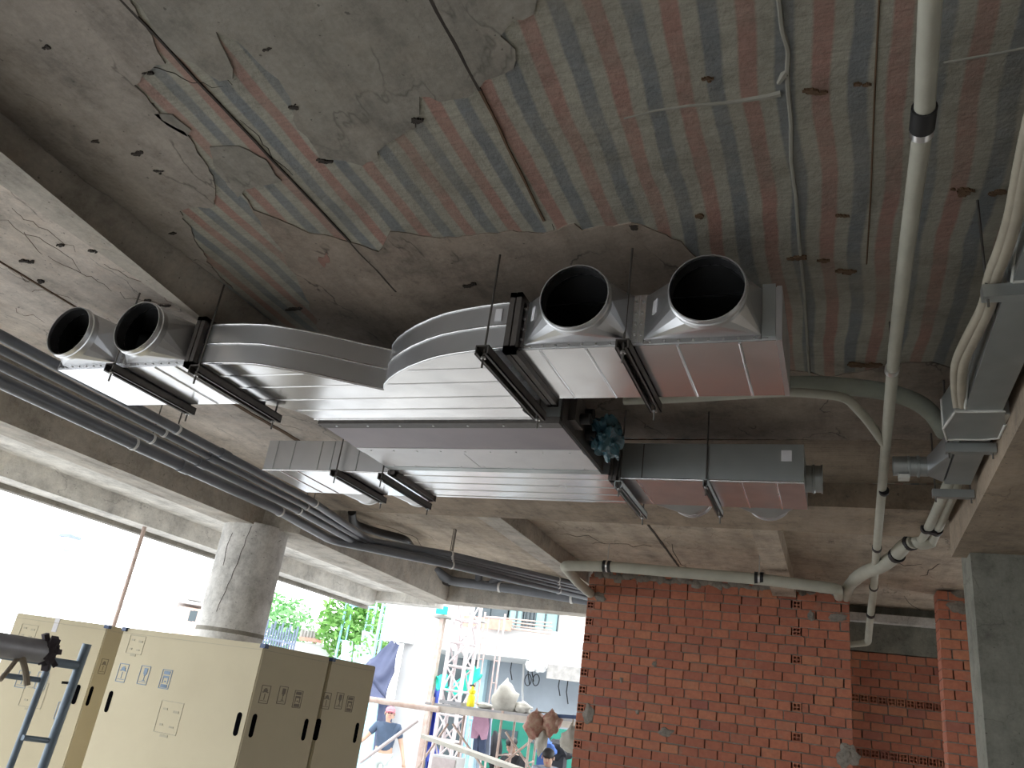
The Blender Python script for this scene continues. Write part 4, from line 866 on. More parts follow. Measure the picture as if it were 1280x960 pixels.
obj('torn_sheet', bm, 'facade_white', bd, smooth=60)
obj('foil_sheet', box(BM(), ony(685, 835, 18.9).x, ony(735, 835, 18.9).x, 18.85, 18.9, ony(700, 850, 18.9).z, ony(700, 832, 18.9).z), 'rubble', bd)
for (x, y0, y1) in ((655, 828, 900), (662, 826, 856), (667, 828, 852), (640, 826, 850), (700, 846, 870), (710, 850, 880)):
    bm = BM(); tube(bm, [ony(x, y0, 20.8), ony(x-2, (y0+y1)/2, 20.8), ony(x, y1, 20.8)], .014 if x != 655 else .03, 6); obj('dangling_wire', bm, 'rubber_black' if x != 655 else 'facade_white', bd)
for x in (660, 670):
    c = ony(x, 850, 20.8); bm = BM(); tube(bm, [c+Vector((.09*math.cos(a), 0, .14*math.sin(a))) for a in [i*math.pi/8 for i in range(17)]], .012, 6); obj('wire_loop', bm, 'rubber_black', bd)
# --- big white pillar
pl = thing('white_pillar', ony(515, 900, 15.5), 'broad white plastered pillar with a square capital beside the blue tarp', 'pillar'); pl.location.z = GROUND+CAMH; LOC[pl].z = GROUND
a, b = ony(497, 850, 15.5), ony(546, 850, 15.5)
b = ony(541, 850, 15.5); obj('shaft', box(BM(), a.x, b.x, 15.5, 15.62, GROUND, 3.4), 'facade_white', pl); a2 = ony(481, 790, 15.3)
obj('capital', box(BM(), a2.x, ony(512, 800, 15.3).x, 15.25, 15.6, ony(500, 803, 15.3).z, 3.4), 'facade_white', pl)
obj('corner_post', box(BM(), b.x+.03, b.x+.12, 15.3, 15.42, GROUND, ony(540, 765, 15.4).z), 'scaf_rust', pl)
obj('ledge', box(BM(), b.x-.1, b.x+1.0, 15.2, 15.5, ony(545, 770, 15.4).z-.04, ony(545, 770, 15.4).z), 'rubble', pl)
bm = fbox(546, 757, 557, 768, 15.1, .08); obj('green_box', bm, 'sign_green', None, 'bright green panel on the ledge beside the white pillar', 'panel')
# --- lattice mast
def lattice(name, xp0, xp1, ytop, ybot, Y, mat, label, cat, n=9, r=.035):
    a, b = ony(xp0, (ytop+ybot)/2, Y), ony(xp1, (ytop+ybot)/2, Y); W = b.x-a.x; z1 = ony((xp0+xp1)/2, ytop, Y).z
    root = thing(name, ((a.x+b.x)/2, Y, GROUND), label, cat); C4 = [(a.x, Y), (b.x, Y), (b.x, Y+W), (a.x, Y+W)]
    for x, y in C4: bm = BM(); tube(bm, [(x, y, GROUND), (x, y, z1)], r, 8); obj('post', bm, mat, root, smooth=60)
    H = (z1-GROUND)/n
    for i in range(n):
        for j in range(4):
            (xa, ya), (xb_, yb) = C4[j], C4[(j+1) % 4]; za, zb_ = GROUND+i*H, GROUND+(i+1)*H
            if i % 2: xa, ya, xb_, yb = xb_, yb, xa, ya
            bm = BM(); tube(bm, [(xa, ya, za), (xb_, yb, zb_)], r*.45, 6); obj('brace', bm, mat, root)
            bm = BM(); tube(bm, [(xa, ya, zb_), (xb_, yb, zb_)], r*.55, 6); obj('rung', bm, mat, root)
lattice('hoist_mast', 559, 582, 745, 900, 14.6, 'scaf_white', 'white steel lattice hoist mast beside the white pillar', 'mast', 9, .04)
def scaffold(name, corners, mat, label, zs, group='scaffold frames outside', rr=.024, inner=True):
    """corners: two (x,y) points: one ladder frame between them"""
    (xa, ya), (xb_, yb) = corners; z0, z1 = zs
    root = thing(name, ((xa+xb_)/2, (ya+yb)/2, z0), label, 'scaffold', group)
    for x, y in corners: bm = BM(); tube(bm, [(x, y, z0), (x, y, z1)], rr, 8); obj('post', bm, mat, root, smooth=60)
    a, b = Vector((xa, ya, 0)), Vector((xb_, yb, 0))
    i1, i2 = a.lerp(b, .22), a.lerp(b, .78)
    for p in (i1, i2) if inner else (): bm = BM(); tube(bm, [p+ZA*(z0+.3), p+ZA*(z1-.1)], rr*.7, 8); obj('inner_post', bm, mat, root, smooth=60)
    n = max(2, int((z1-z0)/.42))
    for i in range(n):
        z = z0+.3+(z1-z0-.4)*i/(n-1)
        for p, q in ((a, i1), (i2, b)) if inner else (((a, b),) if i % 2 == 0 else ()): bm = BM(); tube(bm, [p+ZA*z, q+ZA*z], rr*.6, 6); obj('rung', bm, mat, root)
    bm = BM(); tube(bm, [a+ZA*(z1-.1), b+ZA*(z1-.1)], rr, 8); obj('top_bar', bm, mat, root)
    return root
def gp_(x, y, Y): p = ony(x, y, Y); return (p.x, p.y)
scaffold('scaffold_tower', (gp_(596, 840, 16.2), gp_(622, 840, 16.2)), 'scaf_pink', 'pale pink tall scaffold frame in front of the grey wall', (GROUND, ony(605, 765, 16.2).z))
scaffold('scaffold_tower', (gp_(575, 930, 12.6), gp_(533, 930, 12.0)), 'scaf_rust', 'rusty scaffold frame under the plank end by the white pillar', (GROUND, ony(545, 872, 12.3).z), rr=.02, inner=False)
scaffold('scaffold_tower', (gp_(623, 930, 12.0), gp_(640, 930, 13.0)), 'scaf_rust', 'rusty scaffold frame under the middle of the planks', (GROUND, ony(630, 889, 12.3).z), rr=.02, inner=False)
scaffold('scaffold_tower', (gp_(660, 940, 12.0), gp_(668, 940, 13.0)), 'scaf_rust', 'rusty scaffold frame beside the hanging net bags', (GROUND, ony(664, 900, 12.3).z), rr=.02, inner=False)
scaffold('scaffold_tower', (gp_(424, 800, 19.5), gp_(462, 800, 19.5)), 'scaf_cyan', 'light blue tall scaffold frame in front of the tree', (GROUND, ony(440, 752, 19.5).z), rr=.035)
scaffold('scaffold_tower', (gp_(470, 800, 15.4), gp_(477, 800, 15.4)), 'scaf_cyan', 'slim light blue scaffold frame at the edge of the blue tarp', (GROUND, ony(470, 750, 15.4).z))
scaffold('scaffold_tower', (gp_(585, 900, 15.0), gp_(592, 900, 15.4)), 'scaf_cyan', 'short light blue scaffold ladder beside the person in pink', (GROUND, ony(590, 892, 15.2).z))
def brace(xa, ya, Ya, xb_, yb, Yb, label, r=.018, mat='scaf_rust'):
    bm = BM(); tube(bm, [ony(xa, ya, Ya), ony(xb_, yb, Yb)], r, 8); obj('cross_brace', bm, mat, None, label, 'brace', 'scaffold cross braces', smooth=60)
brace(560, 905, 12.4, 515, 970, 12, 'cross brace rising from the white pillar to the planks'); brace(566, 905, 12.3, 612, 972, 12.3, 'cross brace falling below the yellow bottle')
brace(632, 915, 12.2, 668, 968, 12.2, 'cross brace in front of the seated person in black'); brace(665, 925, 12.1, 612, 968, 12.1, 'cross brace crossing the other one by the person in black')
brace(450, 953, 12.6, 523, 900, 12.6, 'pale slanting handrail in front of the man in the cap', .03, 'scaf_white')
# --- plank deck
dk = thing('plank_deck', ony(640, 890, 12.3), 'weathered plank walkway on the rusty scaffold frames', 'walkway')
for j in range(3):
    bm = BM(); a = ony(531, 879, 12.0); b = ony(752, 905, 12.0); yy0 = 12.0+j*.34
    hexa(bm, [(a.x, yy0, a.z-.03), (b.x, yy0, b.z-.03), (b.x, yy0+.31, b.z-.03), (a.x, yy0+.31, a.z-.03), (a.x, yy0, a.z+.02), (b.x, yy0, b.z+.02), (b.x, yy0+.31, b.z+.02), (a.x, yy0+.31, a.z+.02)])
    obj('plank', bm, 'wood_grey', dk)
bm = BM(); bar(bm, ony(531, 884, 11.97), ony(752, 911, 11.97), .05, .09); obj('side_rail', bm, 'wood_plank', dk)
zdk = lambda x: ony(x, 879+(x-531)*.1176, 12.0).z+.025
bm = BM(); tube(bm, [ony(440, 871, 11.9), ony(548, 887, 11.9)], .045, 12); obj('handrail_pipe', bm, 'scaf_rust', None, 'rusty horizontal pipe between the carton and the plank walkway', 'pipe', smooth=50)
bt = thing('spray_bottle', ony(587, 887, 12.25), 'bright yellow plastic bottle standing on the planks', 'bottle')
p = ony(587, 888, 12.25); p.z = zdk(587); bm = BM(); seg = 20
ring_loft(bm, [[(p.x+q*math.cos(2*math.pi*k/seg), p.y+q*math.sin(2*math.pi*k/seg), p.z+z) for k in range(seg)] for q, z in ((.001, 0), (.055, .002), (.06, .02), (.06, .15), (.035, .19), (.055, .205), (.055, .24), (.022, .265), (.02, .30), (.001, .301))]); obj('body', bm, 'bottle_yellow', bt, smooth=40)
bm = BM(); box(bm, p.x-.05, p.x+.03, p.y-.012, p.y+.012, p.z+.295, p.z+.32); obj('trigger_cap', bm, 'rubber_black', bt)
def sack(x, y, Y, rx, rz, seed, label, mat='bag_white', ry=.15):
    c = ony(x, y, Y); c.z = zdk(x)+rz*.8; bm = BM(); blob(bm, c, rx, ry, rz, seed, .35, 1.6)
    for v in bm.verts:
        if v.co.z > c.z+rz*.3: k = (v.co.z-c.z)/rz; v.co.x = c.x+(v.co.x-c.x)*max(.25, 1.2-.7*k)
    obj('cement_sack', bm, mat, None, label, 'sack', 'sacks on the planks', smooth=60)
sack(630, 890, 12.3, .20, .24, 3, 'peaked whitish cement sack on the planks'); sack(652, 893, 12.4, .16, .09, 5, 'low crumpled white sack next to the peaked one'); sack(606, 888, 12.4, .13, .05, 8, 'flat crumpled paper sack beside the yellow bottle')
bm = BM(); c = ony(567, 882, 12.3); box(bm, c.x-.19, c.x+.19, 12.15, 12.5, zdk(567), zdk(567)+.05); obj('board_offcut', bm, 'wood_grey', None, 'grey board offcut lying on the planks below the mast', 'board')
# hanging bags near the brick wall
rod = BM(); tube(rod, [ony(684, 894, 9.9), ony(740, 898, 9.9)], .022, 10); obj('blue_bar', rod, 'strap_blue', None, 'dark blue bar sticking out from the brick wall', 'bar', smooth=50)
def hang(x, y, Y, rx, rz, seed, mat, label, tx, ty):
    c = ony(x, y, Y); root = thing('hanging_bag', c-ZA*rz, label, 'bag', 'bags hung beside the brick wall'); bm = BM(); blob(bm, c, rx, rx*.8, rz, seed, .4, 1.7)
    for v in bm.verts:
        k = (v.co.z-c.z)/rz
        if k > .4: s_ = max(.2, 1-(k-.4)*1.3); v.co.x = c.x+(v.co.x-c.x)*s_; v.co.y = c.y+(v.co.y-c.y)*s_
    obj('sack', bm, mat, root, smooth=60); bm = BM(); tube(bm, [c+ZA*rz*.8, ony(684, 894, 9.9).lerp(ony(740, 898, 9.9), max(.02, (tx-684)/56))+ZA*.026], .008, 6); obj('string', bm, 'rope', root)
hang(669, 904, 9.9, .135, .16, 2, 'bag_net', 'reddish brown net bag hung from the blue bar', 684, 893)
hang(689, 903, 9.9, .115, .15, 6, 'bag_net', 'darker net bag hung at the end of the blue bar', 688, 893)
hang(677, 924, 9.9, .075, .16, 9, 'bag_white', 'small pale bag dangling below the net bags', 686, 894)
hang(714, 924, 9.9, .12, .16, 11, 'bag_white', 'white cloth bag hung against the brick wall edge', 717, 897)
# sheets, tarps
def sheet(name, px, mat, label, cat, amp=.06, seed=1, th=.01):
    P = [ony(*q) for q in px]; bm = BM(); n = 10; g = []
    for i in range(n+1):
        r = []
        for j in range(n+1):
            u, v = i/n, j/n; p = P[0]*(1-u)*(1-v)+P[1]*u*(1-v)+P[2]*u*v+P[3]*(1-u)*v
            p = p+Vector((0, amp*noise.noise(Vector((u*3, v*3, seed))), amp*noise.noise(Vector((u*3, v*3, seed+7)))-amp*1.5*math.sin(math.pi*u)*math.sin(math.pi*v))); r.append(bm.verts.new(p))
        g.append(r)
    for i in range(n):
        for j in range(n): bm.faces.new((g[i][j], g[i+1][j], g[i+1][j+1], g[i][j+1]))
    o = obj(name, bm, mat, None, label, cat, smooth=60); s_ = o.modifiers.new('t', 'SOLIDIFY'); s_.thickness = th; return o
sheet('green_tarp', [(556, 862, 15.25), (592, 833, 15.25), (603, 843, 16.2), (575, 868, 15.4)], 'tarp_green', 'bright green tarpaulin slung behind the hoist mast', 'tarp', .12)
sheet('green_tarp', [(545, 844, 15.4), (560, 844, 15.2), (559, 862, 15.2), (545, 860, 15.4)], 'tarp_green', 'green tarpaulin corner showing beside the white pillar', 'tarp', .08, 4)
sheet('blue_tarp', [(538, 858, 15.8), (550, 860, 15.75), (546, 975, 15.7), (532, 975, 15.7)], 'tarp_blue2', 'vivid blue tarpaulin hanging down beside the white pillar', 'tarp', .2, 9)
sheet('blue_tarp', [(452, 834, 15.2), (488, 802, 15.2), (500, 805, 15.15), (482, 876, 15)], 'tarp_blue', 'sagging dark blue tarpaulin next to the white pillar', 'tarp', .1, 3)
sheet('blue_tarp', [(452, 836, 15), (480, 872, 15), (478, 880, 14.8), (450, 876, 14.8)], 'tarp_blue', 'lower flap of the dark blue tarpaulin', 'tarp', .05, 5)
sheet('corrugated_sheet', [(428, 800, 18.6), (441, 802, 18.6), (438, 850, 18.2), (424, 846, 18.2)], 'sheet_cyan', 'pale blue corrugated sheet leaning behind the carton', 'metal sheet', .02, 5)
sheet('corrugated_sheet', [(444, 806, 18.4), (456, 806, 18.4), (430, 975, 18), (414, 971, 18)], 'sheet_cyan', 'dented pale corrugated sheet with a rounded top', 'metal sheet', .05, 7)
sheet('corrugated_sheet', [(453, 788, 18), (470, 793, 18), (466, 840, 17.6), (448, 836, 17.6)], 'sheet_cyan', 'taller pale blue corrugated sheet next to the slim scaffold', 'metal sheet', .02, 8)
sheet('hoarding_panel', [(456, 872, 14.6), (474, 872, 14.6), (462, 975, 14.4), (440, 975, 14.4)], 'scaf_cyan', 'light blue hoarding panel behind the man in the cap', 'panel', .01, 8)
sheet('dark_tarp', [(470, 880, 15.2), (492, 880, 15.2), (486, 940, 15.2), (466, 940, 15.2)], 'tarp_blue', 'dark cloth in the gap between hoarding panel and white pillar', 'tarp', .03, 12)
# loose plank and rubble
bm = BM(); bar(bm, ony(533, 921, 11.2), ony(648, 962, 10.6), .22, .05); obj('loose_plank', bm, 'bag_white', None, 'wide pale plank slanting below the walkway', 'plank')
for i, (x, y, Y, r, lb) in enumerate([(545, 905, 13.4, .28, 'grey rubble heap under the plank end'), (575, 945, 13.3, .2, 'grey rubble heap under the slanting plank'), (545, 955, 10.9, .2, 'pale rubble heap beside the slanting handrail')]):
    c = ony(x, y, Y); c.z = GROUND+r*.5; bm = BM(); blob(bm, c, r*1.6, r*1.2, r*1.1, i+3, .6, 2.6); obj('rubble_heap', bm, 'rubble', None, lb, 'rubble', smooth=40)
c = ony(556, 945, 11.6); cb = thing('white_cabinet', (c.x, 11.75, GROUND), 'pale boxy site cabinet under the walkway beside the slanting plank', 'cabinet')
obj('body', box(BM(), c.x-.2, c.x+.2, 11.6, 11.9, GROUND, c.z), 'facade_white', cb); obj('door', box(BM(), c.x-.18, c.x+.18, 11.585, 11.6, GROUND+.06, c.z-.03), 'scaf_white', cb)
bm = BM(); c = ony(607, 915, 16.5); box(bm, c.x, c.x+2.2, 16.5, 16.7, GROUND, ony(640, 902, 16.5).z)
gf = thing('green_hoarding', (c.x+1.1, 16.6, GROUND), 'dark green hoarding with openings behind the seated people', 'panel'); obj('board', bm, simple('hoard_green', (.01, .20, .14), None, 5, .6), gf)
for dx in (.3, 1.0, 1.6):
    obj('opening', box(BM(), c.x+dx, c.x+dx+.4, 16.47, 16.5, ony(620, 922, 16.5).z, ony(620, 910, 16.5).z), 'window_dark', gf)
# trees, fence, far things
def tree(c, r, h, n, mat, label):
    root = thing('tree', (c.x, c.y, GROUND), label, 'tree', 'trees outside'); bm = BM(); tube(bm, [(c.x, c.y, GROUND), (c.x+.1, c.y, c.z-r*.4), (c.x, c.y+.1, c.z)], [.12, .09, .04], 8); obj('trunk', bm, 'bark', root)
    bm = BM(); rnd = random.Random(n)
    for i in range(n):
        d = Vector((rnd.gauss(0, 1), rnd.gauss(0, 1), rnd.gauss(0, 1))).normalized()*r*rnd.random()**.4; p = c+Vector((d.x, d.y, d.z*h/r))
        a = Vector((rnd.gauss(0, 1), rnd.gauss(0, 1), rnd.gauss(0, .6))).normalized(); b = a.cross(Vector((rnd.gauss(0, 1), rnd.gauss(0, 1), rnd.gauss(0, 1)))).normalized(); L = rnd.uniform(.08, .16)*r
        vs = [bm.verts.new(q) for q in (p-a*L, p+b*L*.4, p+a*L, p-b*L*.4)]; bm.faces.new(vs)
    obj('foliage', bm, mat, root, kind='stuff', recalc=False)
tree(atd(447, 782, 24), 1.15, 1.15, 1500, 'leaf', 'bushy green tree behind the light blue scaffold'); tree(atd(467, 800, 21), .6, .8, 500, 'leaf', 'small green bush beside the taller corrugated sheet')
tree(atd(352, 777, 26), .9, .9, 900, 'leaf2', 'green tree behind the dark picket fence'); tree(atd(392, 797, 30), .7, .35, 250, 'leaf2', 'low faint shrub behind the white garden wall')
fe = thing('picket_fence', atd(350, 800, 22), 'dark blue grey metal picket fence behind the cartons', 'fence'); fe.location.z = GROUND+CAMH; LOC[fe].z = GROUND
fa, fb = atd(322, 776, 22), atd(372, 788, 22)
for i in range(17):
    a = fa.lerp(fb, i/16); bm = BM(); bar(bm, (a.x, a.y, GROUND), (a.x, a.y, a.z+.12*math.sin(i*2.1)), .045, .03); obj('picket', bm, 'fence_metal', fe)
for k_ in (.35, .9):
    bm = BM(); bar(bm, Vector((fa.x, fa.y, fa.z-k_)), Vector((fb.x, fb.y, fb.z-k_)), .04, .05); obj('rail', bm, 'fence_metal', fe)
gw = thing('garden_wall', atd(395, 815, 25), 'white garden wall with brown coping behind the carton tops', 'wall'); gw.location.z = GROUND+CAMH; LOC[gw].z = GROUND
a, b = atd(366, 801, 25), atd(418, 808, 25); d_ = b-a
bm = BM(); hexa(bm, [(a.x, a.y, GROUND), (b.x, b.y, GROUND), (b.x, b.y+.3, GROUND), (a.x, a.y+.3, GROUND), a, b, b+Vector((0, .3, 0)), a+Vector((0, .3, 0))]); obj('wall', bm, 'facade_white', gw)
bm = BM(); bar(bm, atd(374, 798, 25), atd(404, 802, 25), .2, .1); obj('coping', bm, 'facade_brickred', gw)
for i in range(6):
    p = atd(376+i*4, 797+i*.5, 25); bm = BM(); tube(bm, [p, p+ZA*.22], .05, 8); obj('baluster', bm, 'rubble', gw)
hs = thing('distant_house', atd(240, 765, 45), 'faint distant house with an orange wall and dark windows beside the round column', 'building'); hs.location.z = GROUND+CAMH; LOC[hs].z = GROUND
def dbox(x0, y0, x1, y1, D, dep, name, mat, par):
    a, b = atd(x0, y0, D), atd(x1, y1, D); bm = BM(); z0, z1 = sorted((a.z, b.z)); n = Vector((a.x, a.y, 0)).normalized()*dep
    hexa(bm, [(a.x, a.y, z0), (b.x, b.y, z0), (b.x+n.x, b.y+n.y, z0), (a.x+n.x, a.y+n.y, z0), (a.x, a.y, z1), (b.x, b.y, z1), (b.x+n.x, b.y+n.y, z1), (a.x+n.x, a.y+n.y, z1)]); return obj(name, bm, mat, par)
simple('house_orange', (.85, .62, .52), None, 3, .8)
dbox(224, 757, 262, 915, 45, 4, 'wall', 'house_orange', hs); dbox(222, 752, 264, 758, 44.5, 5, 'roof', 'facade_white', hs)
for x in (238, 242): dbox(x, 763, x+2, 777, 44.6, .1, 'window', 'window_dark', hs)
dbox(235, 748, 252, 752, 44.3, 1, 'parapet', 'rubble', hs)
lp = thing('street_lamp', atd(70, 715, 38), 'pale teal street lamp post with a boxed lantern standing in the white sky', 'street lamp'); lp.location.z = GROUND+CAMH; LOC[lp].z = GROUND
t = atd(82, 688, 38); bm = BM(); tube(bm, [(t.x, t.y, GROUND), t], .12, 10); obj('post', bm, 'lamp_teal', lp, smooth=50)
bm = BM(); box(bm, t.x-.25, t.x+.25, t.y-.25, t.y+.25, t.z, t.z+.5); obj('lantern', bm, 'facade_white', lp)
bm = BM(); box(bm, t.x-.3, t.x+.3, t.y-.3, t.y+.3, t.z+.5, t.z+.62); obj('lantern_cap', bm, 'fence_metal', lp)
bm = BM(); tube(bm, [(t.x, t.y, t.z+.62), (t.x, t.y, t.z+1.0)], .1, 10); obj('finial', bm, 'lamp_teal', lp)
pt = atd(178, 668, 9.2); bm = BM(); tube(bm, [(pt.x, pt.y, GROUND), (pt.x, pt.y, 1.46)], .021, 10); obj('thin_prop', bm, 'scaf_rust', None, 'thin rusty pole standing under the outermost beam', 'pole', smooth=50)

# ================================================================== PEOPLE
def skin_mesh(edges, radii, sub=2):
    names = list(radii); me = bpy.data.meshes.new('tmp'); me.from_pydata([radii[n][0] for n in names], [(names.index(a), names.index(b)) for a, b in edges], [])
    o = bpy.data.objects.new('tmp', me); COL.objects.link(o); s = o.modifiers.new('s', 'SKIN'); s.use_smooth_shade = True
    for i, n in enumerate(names):
        r = radii[n][1]; me.skin_vertices[0].data[i].radius = r if isinstance(r, tuple) else (r, r)
    me.skin_vertices[0].data[0].use_root = True
    sd = o.modifiers.new('d', 'SUBSURF'); sd.levels = sub; sd.render_levels = sub
    dg = bpy.context.evaluated_depsgraph_get(); out = bpy.data.meshes.new_from_object(o.evaluated_get(dg)); bpy.data.objects.remove(o); return out
def person(base, yaw, J, label, shirt, trousers, hairmat='hair', cap=None, sleeve=.45, scale=1.):
    """J: joints in metres, person faces -y locally; base on the ground"""
    root = thing('person', base, label, 'person'); Rz = Matrix.Rotation(yaw, 3, 'Z')
    def W(p): return Rz @ (Vector(p)*scale)
    def mk(name, edges, rad, mat, par=root, sub=2):
        me = skin_mesh(edges, {k: (W(v[0]), tuple(q*scale for q in v[1]) if isinstance(v[1], tuple) else v[1]*scale) for k, v in rad.items()}, sub)
        me.materials.clear(); me.materials.append(MT(mat)); o = bpy.data.objects.new(name, me); COL.objects.link(o); o.parent = par; LOC[o] = LOC[root]; return o
    L = lambda a, b, t: tuple(Vector(J[a]).lerp(Vector(J[b]), t))
    rad = {'pelvis': (J['pelvis'], (.15, .10)), 'chest': (J['chest'], (.16, .10)), 'neck': (J['neck'], .05), 'headb': (J['headb'], .075), 'headt': (J['headt'], (.08, .095))}
    rad['ub'] = (tuple(Vector(J['chest']).lerp(Vector(J['neck']), .5)), (.13, .085)); ed = [('pelvis', 'chest'), ('chest', 'ub'), ('ub', 'neck'), ('neck', 'headb'), ('headb', 'headt')]
    for s in 'lr':
        for n, r in (('sh', .06), ('el', .042), ('wr', .028), ('ha', .03), ('hip', .085), ('kn', .058), ('an', .04), ('toe', .035)): rad[n+s] = (J[n+s], r)
        ed += [('ub', 'sh'+s), ('sh'+s, 'el'+s), ('el'+s, 'wr'+s), ('wr'+s, 'ha'+s), ('pelvis', 'hip'+s), ('hip'+s, 'kn'+s), ('kn'+s, 'an'+s), ('an'+s, 'toe'+s)]
        h = Vector(J['ha'+s]); w_ = Vector(J['wr'+s]); d = (h-w_).normalized(); sd = d.cross(Vector((0, 1, 0)));  sd = sd.normalized() if sd.length > .1 else Vector((1, 0, 0))
        for k, off in enumerate((-.024, -.008, .008, .024)):
            l_ = (.055, .065, .07, .055)[k]; rad[f'f{s}{k}'] = (tuple(h+sd*off+d*.035), .0085); rad[f'g{s}{k}'] = (tuple(h+sd*off+d*(.035+l_)+Vector((0, -.012, 0))), .007); ed += [('ha'+s, f'f{s}{k}'), (f'f{s}{k}', f'g{s}{k}')]
        rad['t'+s] = (tuple(h+sd*-.04+d*.02+Vector((0, -.015, 0))), .009); ed.append(('ha'+s, 't'+s))
    mk('body', ed, rad, 'skin')
    top = {'chest': (J['chest'], (.185, .125)), 'waist': (tuple(Vector(J['pelvis']).lerp(Vector(J['chest']), .4)), (.165, .12)), 'hem': (tuple(Vector(J['pelvis'])+Vector((0, 0, .02))), (.17, .125)), 'ub': (tuple(Vector(J['chest']).lerp(Vector(J['neck']), .5)), (.16, .115)), 'col': (tuple(Vector(J['chest']).lerp(Vector(J['neck']), .92)), .07)}
    te = [('chest', 'waist'), ('waist', 'hem'), ('chest', 'ub'), ('ub', 'col')]
    for s in 'lr': top['sh'+s] = (J['sh'+s], .075); top['sl'+s] = (L('sh'+s, 'el'+s, sleeve*1.6), .062); te += [('ub', 'sh'+s), ('sh'+s, 'sl'+s)]
    mk('shirt', te, top, shirt)
    leg = {'pelvis': (J['pelvis'], (.165, .115))}; le = []
    for s in 'lr':
        leg['hip'+s] = (J['hip'+s], .10); leg['kn'+s] = (J['kn'+s], .078); leg['an'+s] = (L('kn'+s, 'an'+s, .92), .065); le += [('pelvis', 'hip'+s), ('hip'+s, 'kn'+s), ('kn'+s, 'an'+s)]
    mk('trousers', le, leg, trousers)
    for s in 'lr': mk('shoe', [('a', 'b')], {'a': (J['an'+s], .05), 'b': (J['toe'+s], .045)}, 'shoe')
    ht, hb = Vector(J['headt']), Vector(J['headb']); up = (ht-hb).normalized(); cen = hb.lerp(ht, .55); fw = Vector((0, -1, 0)); fw = (fw-up*fw.dot(up)).normalized(); sd = fw.cross(up)
    def small(name, p, rx, ry, rz, mat, par=root):
        bm = BM(); M3 = Matrix((sd, -fw, up)).transposed(); r = bmesh.ops.create_icosphere(bm, subdivisions=3, radius=1)
        for v in r['verts']: v.co = LOC[root]+W(p+M3 @ Vector((v.co.x*rx, v.co.y*ry, v.co.z*rz)))
        return obj(name, bm, mat, par, smooth=60)
    small('hair' if not cap else 'cap', cen+up*.055-fw*.012, .092, .105, .075, hairmat if not cap else cap)
    if cap: small('cap_brim', cen+up*.05+fw*.10, .07, .07, .012, cap)
    small('nose', cen+fw*.098-up*.01, .014, .018, .02, 'skin'); small('mouth', cen+fw*.088-up*.05, .024, .01, .006, 'cap_red')
    for q in (-1, 1): small('eye', cen+fw*.085+sd*.032*q+up*.015, .012, .012, .009, 'hair'); small('ear', cen+sd*.088*q, .012, .025, .03, 'skin')
    return root
STAND = {'pelvis': (0, 0, .93), 'chest': (0, .01, 1.30), 'neck': (0, .01, 1.46), 'headb': (0, 0, 1.54), 'headt': (0, -.005, 1.66),
 'shl': (.19, 0, 1.40), 'ell': (.30, .02, 1.12), 'wrl': (.38, -.06, .88), 'hal': (.40, -.08, .81), 'shr': (-.19, 0, 1.40), 'elr': (-.36, -.05, 1.16), 'wrr': (-.54, -.14, .98), 'har': (-.60, -.17, .93),
 'hipl': (.10, 0, .87), 'knl': (.13, -.04, .48), 'anl': (.14, .02, .08), 'toel': (.16, -.14, .04), 'hipr': (-.10, 0, .87), 'knr': (-.14, -.06, .48), 'anr': (-.15, .02, .08), 'toer': (-.18, -.14, .04)}
pm = atd(484, 912, 16); person((pm.x, pm.y, GROUND), math.radians(28), STAND, 'standing person in a red cap, navy polo shirt and pale trousers', 'shirt_navy', 'trousers_pale', cap='cap_red')
def garment(name, px, Y, mat, label, seed, th=.05):
    P = [ony(x, y, Y) for x, y in px]; bm = BM(); n = len(P)
    for p, (x, y) in zip(P, px):
        if y <= 903: p.z = zdk(600)-.05
    fr = [bm.verts.new(p+Vector((0, -th/2+.04*noise.noise(p*5), 0))) for p in P]; bk = [bm.verts.new(p+Vector((0, th/2, 0))) for p in P]
    bm.faces.new(fr); bm.faces.new(bk[::-1])
    for i in range(n): bm.faces.new((fr[i], fr[(i+1) % n], bk[(i+1) % n], bk[i]))
    obj(name, bm, mat, None, label, 'clothes', 'clothes hung under the planks')
garment('hanging_shirt', [(592, 899), (609, 901), (611, 908), (608, 924), (602, 925), (599, 917), (596, 923), (589, 923), (590, 908)], 12.75, 'shirt_pink', 'pink shirt hung under the walkway planks', 1)
garment('hanging_jeans', [(595, 900), (607, 901), (606, 944), (599, 943), (599, 926), (597, 944), (591, 943)], 12.85, 'jeans', 'dark blue jeans hung behind the pink shirt', 2)
garment('hanging_towel', [(608, 902), (613, 903), (612, 944), (604, 943)], 12.95, 'shirt_blue', 'light blue towel hung next to the dark jeans', 3)
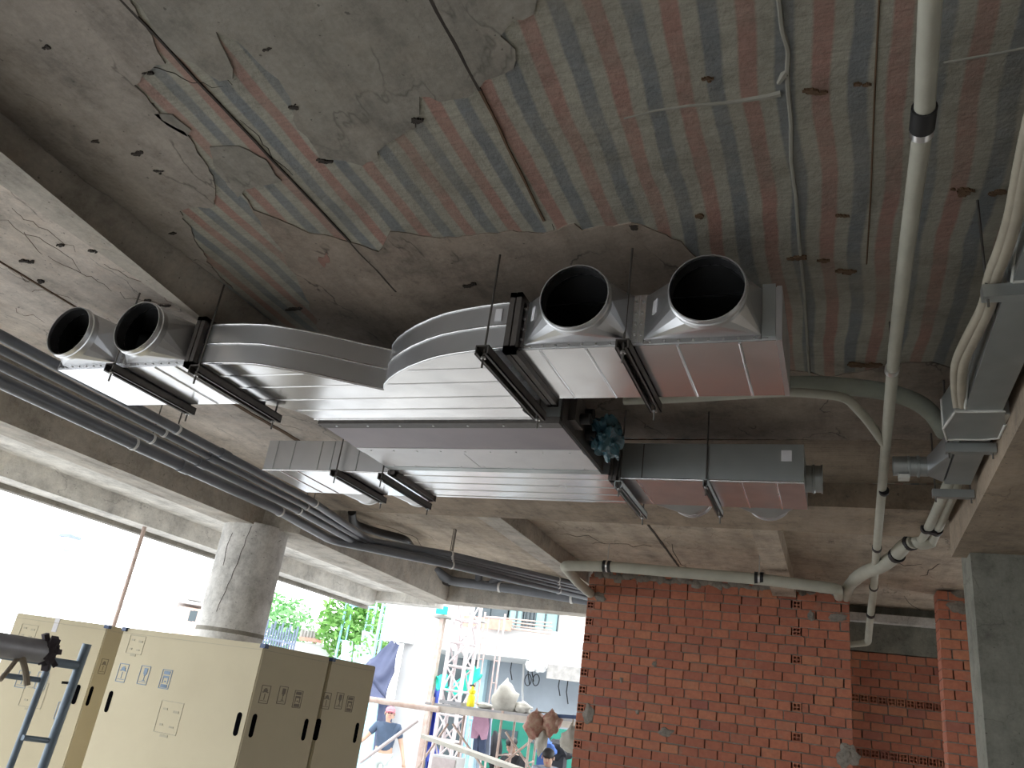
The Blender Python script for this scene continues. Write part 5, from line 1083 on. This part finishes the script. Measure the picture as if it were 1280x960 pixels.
SIT = {'pelvis': (0, 0, .50), 'chest': (0, -.08, .86), 'neck': (0, -.12, 1.02), 'headb': (0, -.17, 1.08), 'headt': (0, -.20, 1.20),
 'shl': (.19, -.08, .96), 'ell': (.27, -.16, .70), 'wrl': (.10, -.36, .62), 'hal': (.05, -.42, .62), 'shr': (-.19, -.08, .96), 'elr': (-.27, -.16, .70), 'wrr': (-.10, -.36, .62), 'har': (-.05, -.42, .62),
 'hipl': (.10, -.04, .50), 'knl': (.17, -.42, .54), 'anl': (.17, -.40, .08), 'toel': (.19, -.56, .04), 'hipr': (-.10, -.04, .50), 'knr': (-.17, -.42, .54), 'anr': (-.17, -.40, .08), 'toer': (-.19, -.56, .04)}
def seat(c, label):
    bm = BM(); box(bm, c[0]-.25, c[0]+.25, c[1]-.2, c[1]+.2, GROUND, c[2]); obj('wooden_crate', bm, 'wood_plank', None, label, 'crate', 'crates used as seats')
def seated(x, y, D, yaw, label, shirt, slabel, lift):
    p = ony(x, y, D); zz = p.z-1.22; seat((p.x, p.y+.05, zz+.37), slabel); person((p.x, p.y, zz), yaw, SIT, label, shirt, 'jeans')
seated(649, 927, 13.6, math.radians(-20), 'seated person in a black shirt looking down under the walkway', 'shirt_black', 'wooden crate under the person in black', 0)
seated(688, 940, 12.6, math.radians(10), 'seated person in a light blue shirt bending over beside the brick wall', 'shirt_blue', 'wooden crate under the person in light blue', 0)
for i, (x, y, Y, rx, rz, m_, lb) in enumerate([(682, 936, 13.4, .16, .14, 'cloth_blue', 'blue cloth bundle behind the person in light blue'), (699, 938, 13.9, .20, .16, 'shirt_black', 'black bag pile behind the person in light blue'), (617, 937, 13.6, .13, .25, 'shirt_black', 'black jacket hanging behind the person in black')]):
    c = ony(x, y, Y); bm = BM(); blob(bm, c, rx, rx*.8, rz, i+40, .45, 2); 
    if i < 2: box(bm, c.x-rx*.6, c.x+rx*.6, c.y-.1, c.y+.1, GROUND, c.z)
    else: bar(bm, (c.x, c.y, GROUND), c, .05)
    obj('cloth_bundle', bm, m_, None, lb, 'cloth', smooth=50)
